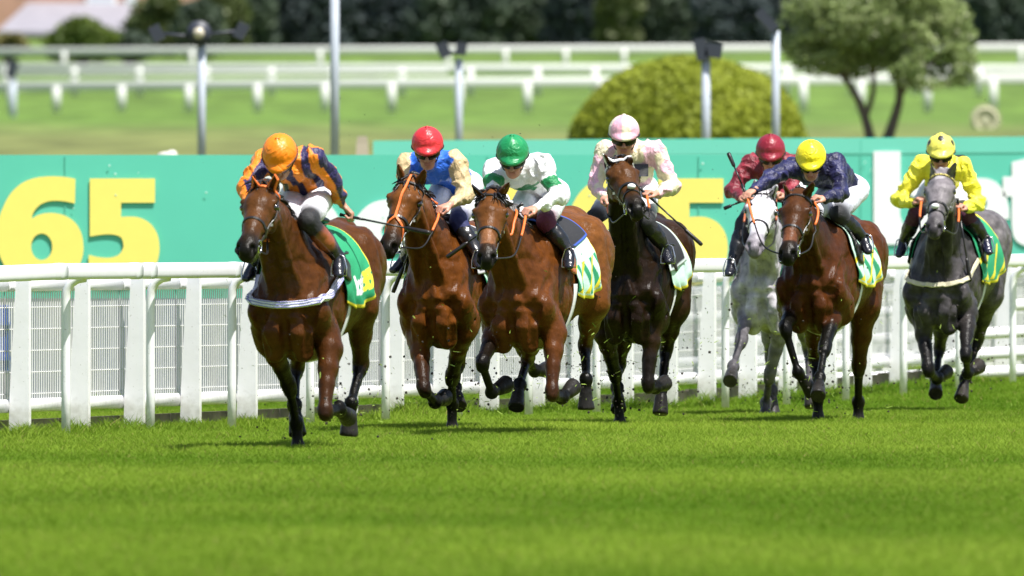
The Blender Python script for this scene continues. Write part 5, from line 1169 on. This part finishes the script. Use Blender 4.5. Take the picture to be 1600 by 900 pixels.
    for sl, k in ((-1, 0), (1, 1)):
        b0 = h['bit'][sl]; e0 = arms[k][4]
        if j.get('oneHand') == k: e0 = arms[1 - k][4] + V(.02, sl * .02, 0)
        m1 = b0 * .62 + e0 * .38 + V(0, sl * .04, -.09); m2 = b0 * .3 + e0 * .7 + V(0, sl * .03, -.05)
        pts = spline([b0, m1, m2, e0], 26)
        # push the rein off the neck
        q = np.array(pts)
        for _ in range(8):
            d = S_h.sample(q) - .012; w_ = d < 0
            if w_.any(): q[w_] -= S_h.grad(q[w_]) * d[w_][:, None]
        m = MB(); m.tube(list(q[:17]), .0062, 6); r = m.build('rein', LEATHER, hroot, True)
        m = MB(); m.tube(list(q[16:]), .0095, 6); m.build('rein_grip', j.get('grip', ORANGE), r, True)
    for i, (a_, b_, c_, d_) in enumerate(legs):
        sole = c_ * .38 + d_ * .62 - V(0, 0, .042); topp = sole + V(-.012, 0, .13); m = MB(); ex = V(0, 1, 0)
        loop = [sole + ex * -.048, sole + ex * .048, sole + ex * .048 + V(-.004, 0, .05), sole + ex * .03 + V(-.01, 0, .115), topp, sole - ex * .03 + V(-.01, 0, .115), sole - ex * .048 + V(-.004, 0, .05), sole - ex * .048]
        m.tube(loop, .005, 6, False); ir = m.build('stirrup', STEEL, hroot, True)
        tp = V(-.24, 0, 0) + V(0, tr(-.2)[1] + (1 if i else -1) * .24, tr(-.2)[2] + .26); m = MB(); m.tube(spline([topp, (topp + tp) / 2 + V(0, (.03 if i else -.03), 0), tp], 8), .008, 6); m.build('stirrup_leather', LEATHER, ir, True)
    h['arms'] = arms
    return root

def whip(h, label, hand, tipuv, xf, length=None, base=None):
    """hand: 0/1; the whip leaves the fist towards the photo point"""
    fr = h['fr']; g0 = h['arms'][hand][4] if base is None else fr.px(*base)
    T = fr.px(tipuv[0], tipuv[1], xf); d = unit(T - g0); L = np.linalg.norm(T - g0); B0 = g0 - d * .07
    w = thing('whip', label, 'whip', fr.O, fr.rz, 'whips held by the riders')
    m = MB(); m.tube([B0, B0 + d * .02, g0 + d * .05, g0 + d * .10], [.013, .010, .010, .0075], 8); m.build('handle', GRIP, w, True)
    m = MB(); m.tube([g0 + d * .10, g0 + d * L * .68], [.0065, .0055], 8); m.build('shaft', GRIP, w, True)
    m = MB(); m.tube([g0 + d * L * .68, g0 + d * L * .72, g0 + d * L * .97, T], [.007, .013, .015, .012], 8); m.build('flap', LEATHER, w, True)

def _stripes(P, C, tg, t, x):
    NV = V(.018, .012, .075); ORc = V(.84, .235, .008); q = (P - x['Sm']) @ x['sw']; m = (np.sin(q * 2 * PI / .105 + .9) > .1)
    out = np.where(m[:, None], NV, ORc)
    for k, nm in ((0, 'armR'), (1, 'armL')):
        a, b, c = x['arms'][k][:3]
        for tt_, (p0, p1) in (((nm, nm + 'u'), (a, b)), ((nm + 'f',), (b, c))):
            sel = np.isin(tg, tt_); ax = unit(p1 - p0); e1 = unit(np.cross(ax, V(1, .3, .2))); e2 = np.cross(ax, e1); r = P - p0; an = np.arctan2(r @ e1, r @ e2)
            out[sel] = np.where((np.sin(an * 2 + .6) > .2)[sel][:, None], NV, ORc)
    out[tg == 'cuff'] = V(.02, .015, .05); return out
def _blue(P, C, tg, t, x):
    BL = V(.020, .13, .62); GO = V(.56, .42, .22); sl = np.char.startswith(tg.astype(str), 'arm'); q = (P - x['Sm']) @ x['sw']
    return np.where((sl & (np.abs(q) > .125))[:, None], GO, BL)
def _green(P, C, tg, t, x):
    W_ = V(.80, .80, .82); G = V(.012, .22, .07); out = np.tile(W_, (len(P), 1))
    for k, nm in ((0, 'armR'), (1, 'armL')):
        a, b = x['arms'][k][:2]; s = (P - a) @ (b - a) / ((b - a) @ (b - a)); m = np.isin(tg, (nm, nm + 'u')) & (s > .50) & (s < .78); out[m] = G
    ax = unit(x['Pv'] - x['Sm']); fw = np.cross(x['sw'], ax); fw = fw if fw[0] > 0 else -fw
    q = P - x['mid']; a = q @ x['sw']; b = (P - x['Sm']) @ ax; r = np.hypot(a, (b - .13)); th = np.arctan2(b - .13, a)
    m = (tg == 'torso') & (r < .085 * (1 + .35 * np.cos(5 * th))); m &= True; out[m] = G; return out
def _pink(P, C, tg, t, x):
    PK = V(.78, .47, .56); CR = V(.74, .66, .46); n = vnoise(P * V(1, 1, .55), 13, 4, 2); m = smooth(n * 4 + .5)[:, None]; return PK * m + CR * (1 - m)
def _navy(P, C, tg, t, x):
    n = vnoise(P, 26, 4, 1); return np.where((n > .25)[:, None], V(.016, .017, .085), V(.007, .007, .045))
def _maroon(P, C, tg, t, x):
    n = vnoise(P, 26, 2, 1); return np.where((n > .2)[:, None], V(.26, .020, .035), V(.15, .008, .018))
def _yellow(P, C, tg, t, x):
    out = np.tile(V(.88, .80, .05), (len(P), 1)); d = np.linalg.norm(P - (x['sh'][1] + V(-.01, -.02, .04)), axis=1); out[d < .05] = V(.012, .012, .012)
    out[tg == 'cuff'] = V(.02, .02, .02); return out
def _cap7(az, ph, p):
    for (a, q, r) in ((0, .62, .22), (1.25, 1.05, .20), (-1.25, 1.05, .20), (2.1, .5, .2), (-2.1, .5, .2), (3.14, 1.1, .2)):
        d = math.sqrt(((az - a + PI) % (2 * PI) - PI) ** 2 * math.sin(ph) ** 2 + (ph - q) ** 2)
        if d < r * 1.08: return (.012, .012, .012)
    return (.85, .76, .12)
JOCKEYS = [
 dict(key='a', label='rider in orange and navy stripes with orange cap, whip arm stretched back', head=(438, 250), look=(4, 42), pelvis=(482, 300), silk=(.85, .27, .01), cap=(.86, .23, .006), capband=(.10, .02, .01), pat=_stripes,
  R=[(413, 248), (385, 293, '+'), (396, 328, '+'), (406, 333, '+')], L=[(491, 241), (521, 285, '-'), (535, 320, '-'), (552, 336, '-', (0, .3, 1))],
  RL=[(447, 352), (398, 412), (391, 428)], LL=[(481, 345), (529, 402), (533, 427)], knee=(.012, .012, .013), band=(.62, .16, .045), oneHand=1),
 dict(key='b', label='rider in blue silks with gold sleeves and red cap', head=(668, 236), look=(12, 22), pelvis=(716, 285), silk=(.020, .13, .62), cap=(.62, .030, .035), pat=_blue,
  R=[(637, 252), (633, 300, '+'), (655, 326, '+'), (664, 328, '+')], L=[(712, 248), (727, 305, '+'), (703, 320, '+'), (687, 325, '+')],
  RL=[(655, 360), (632, 404), (622, 416)], LL=[(716, 346), (746, 396), (752, 410)], knee=(.015, .02, .09)),
 dict(key='c', label='rider in white silks with green armbands and green cap', head=(801, 249), look=(12, 26), pelvis=(850, 298), silk=(.8, .8, .82), cap=(.012, .24, .075), pat=_green, gloveR=(.03, .03, .03),
  R=[(772, 262), (770, 302, '+'), (794, 320, '+'), (803, 323, '+')], L=[(847, 252), (871, 308, '+'), (838, 325, '+'), (822, 328, '+')],
  RL=[(795, 352), (778, 402), (772, 414)], LL=[(852, 346), (889, 392), (893, 412)], knee=(.10, .01, .035)),
 dict(key='d', label='rider in pink and cream marbled silks with pink cap', head=(975, 217), look=(8, 16), pelvis=(990, 290), silk=(.78, .47, .56), cap=lambda az, ph, p: (.78, .70, .52) if math.sin(az * 4 + .9) > .25 else (.80, .42, .52), pat=_pink,
  R=[(948, 232), (930, 289, '+'), (943, 308, '+'), (952, 312, '+')], L=[(1022, 231), (1050, 291, '+'), (1026, 303, '+'), (1011, 299, '+')],
  RL=[(928, 342), (914, 380), (906, 396)], LL=[(1010, 346), (1041, 390), (1046, 402)], knee=(.015, .015, .017), patch=((1001, 266), (.012, .014, .06), .105, .085), fat=1.08),
 dict(key='e', label='rider in maroon silks and maroon cap behind the navy rider', head=(1204, 245), look=(10, 22), pelvis=(1222, 284), silk=(.2, .01, .02), cap=(.24, .012, .025), pat=_maroon,
  R=[(1175, 252), (1144, 298, '+'), (1158, 309, '+'), (1168, 306, '+')], L=[(1236, 252), (1240, 300, '+'), (1223, 306, '+'), (1213, 301, '+')],
  RL=[(1162, 350), (1144, 412), (1138, 428)], LL=[(1238, 350), (1254, 398), (1258, 412)], knee=(.02, .02, .03), grip=TAN),
 dict(key='f', label='rider in navy silks with bright yellow cap and raised whip', head=(1267, 255), look=(10, 30), pelvis=(1320, 292), silk=(.014, .014, .085), cap=(.88, .74, .015), pat=_navy, breech=(.62, .63, .70),
  R=[(1238, 258), (1203, 279, '+'), (1178, 297, '+'), (1167, 303, '+')], L=[(1306, 252), (1315, 302, '+'), (1291, 311, '+'), (1274, 307, '+')],
  RL=[(1262, 346), (1232, 392), (1225, 404)], LL=[(1310, 335), (1349, 372), (1359, 389)], knee=(.012, .012, .014)),
 dict(key='g', label='rider in plain yellow silks and black spotted yellow cap', head=(1470, 243), look=(10, 18), pelvis=(1474, 290), silk=(.88, .80, .05), cap=_cap7, pat=_yellow, cuff=(.02, .02, .02),
  R=[(1441, 255), (1405, 312, '+'), (1430, 318, '+'), (1438, 309, '+')], L=[(1504, 256), (1529, 317, '+'), (1508, 325, '+'), (1499, 320, '+')],
  RL=[(1431, 334), (1412, 378), (1408, 393)], LL=[(1510, 336), (1540, 374), (1547, 390)], knee=(.07, .012, .04), foot=(.012, .014, .04)),
]
for h, j in zip(HORSES, JOCKEYS):
    t0_ = time.time(); build_horse(h); build_jockey(h, j); print('pair', j['key'], round(time.time() - t0_, 1), flush=True)
whip(HORSES[0], 'whip held out behind by the orange striped rider', 1, (672, 364), -.25)
whip(HORSES[1], 'whip hanging down beside the second bay, from the blue rider', 0, (614, 457), .35)
whip(HORSES[2], 'whip pointing left below the head of the star faced bay', 0, (698, 402), .55)
whip(HORSES[3], 'whip slanting down right from the pink rider', 1, (1097, 383), .25)
whip(HORSES[4], 'whip beside the light grey head, held by the maroon rider', 0, (1131, 326), .4)
whip(HORSES[5], 'whip raised upright in the fist of the navy rider', 0, (1138, 239), .45)
whip(HORSES[6], 'whip hanging along the shoulder of the dark grey horse', 1, (1516, 440), .25)

# kicked up turf: shreds of grass and crumbs of earth round the hooves
rg = np.random.default_rng(11); v = []; f = []; C = []
spots = []
for h in HORSES:
    for nm, jt in h['joints'].items():
        T = jt[3]; spots.append(h['fr'].O + h['fr'].F * T[0] + h['fr'].L * T[1] + V(0, 0, T[2]))
for i in range(2600):
    s_ = spots[rg.integers(len(spots))]; far = rg.random() < .3; p = s_ + rg.normal(size=3) * V(.17, .4, .13) * (2.0 if far else 1) + V(.04, .05, .12 + (.5 * rg.random() if far else 0))
    if p[2] < .03: continue
    b = len(v); L = (rg.random() ** 2) * .045 + .008; w_ = .0018 + .0012 * rg.random(); d = unit(rg.normal(size=3)); e = unit(np.cross(d, rg.normal(size=3))); g_ = unit(np.cross(d, e))
    clod = rg.random() < .55
    if clod: r = .0025 + .010 * rg.random() ** 3; q = [p + d * r, p - d * r, p + e * r, p - e * r, p + g_ * r, p - g_ * r]; v += q; f += [tuple(b + k for k in t) for t in ((0, 2, 4), (2, 1, 4), (1, 3, 4), (3, 0, 4), (2, 0, 5), (1, 2, 5), (3, 1, 5), (0, 3, 5))]; C += [(.025, .018, .012)] * 6
    else: q = [p - e * w_, p + e * w_, p + d * L * .6 + g_ * L * .15 + e * w_, p + d * L * .6 + g_ * L * .15 - e * w_, p + d * L + g_ * L * .4]; v += q; f += [(b, b + 1, b + 2, b + 3), (b + 3, b + 2, b + 4)]; C += [(.22, .32, .04)] * 5
for i in range(230):   # crumbs thrown high behind
    u_ = rg.choice([560, 700, 900, 890, 1120, 1560, 430]) + rg.normal() * 60; p = at(u_, rg.uniform(150, 460), rg.uniform(100, 118)); r = .0012 + .0045 * rg.random() ** 3; b = len(v)
    d, e, g_ = V(r, 0, 0), V(0, r, 0), V(0, 0, r * rg.uniform(.5, 1)); v += [p + d, p - d, p + e, p - e, p + g_, p - g_]; f += [tuple(b + k for k in t) for t in ((0, 2, 4), (2, 1, 4), (1, 3, 4), (3, 0, 4), (2, 0, 5), (1, 2, 5), (3, 1, 5), (0, 3, 5))]; C += [(.02, .02, .014)] * 6
tag(meshobj('flying_turf', v, f, material('turf shreds', attr=True, rough=.8), None, False, np.array(C)), 'shreds of grass and soil thrown up around the hooves', 'turf', kind='stuff')
print('script', round(time.time() - T0, 1))
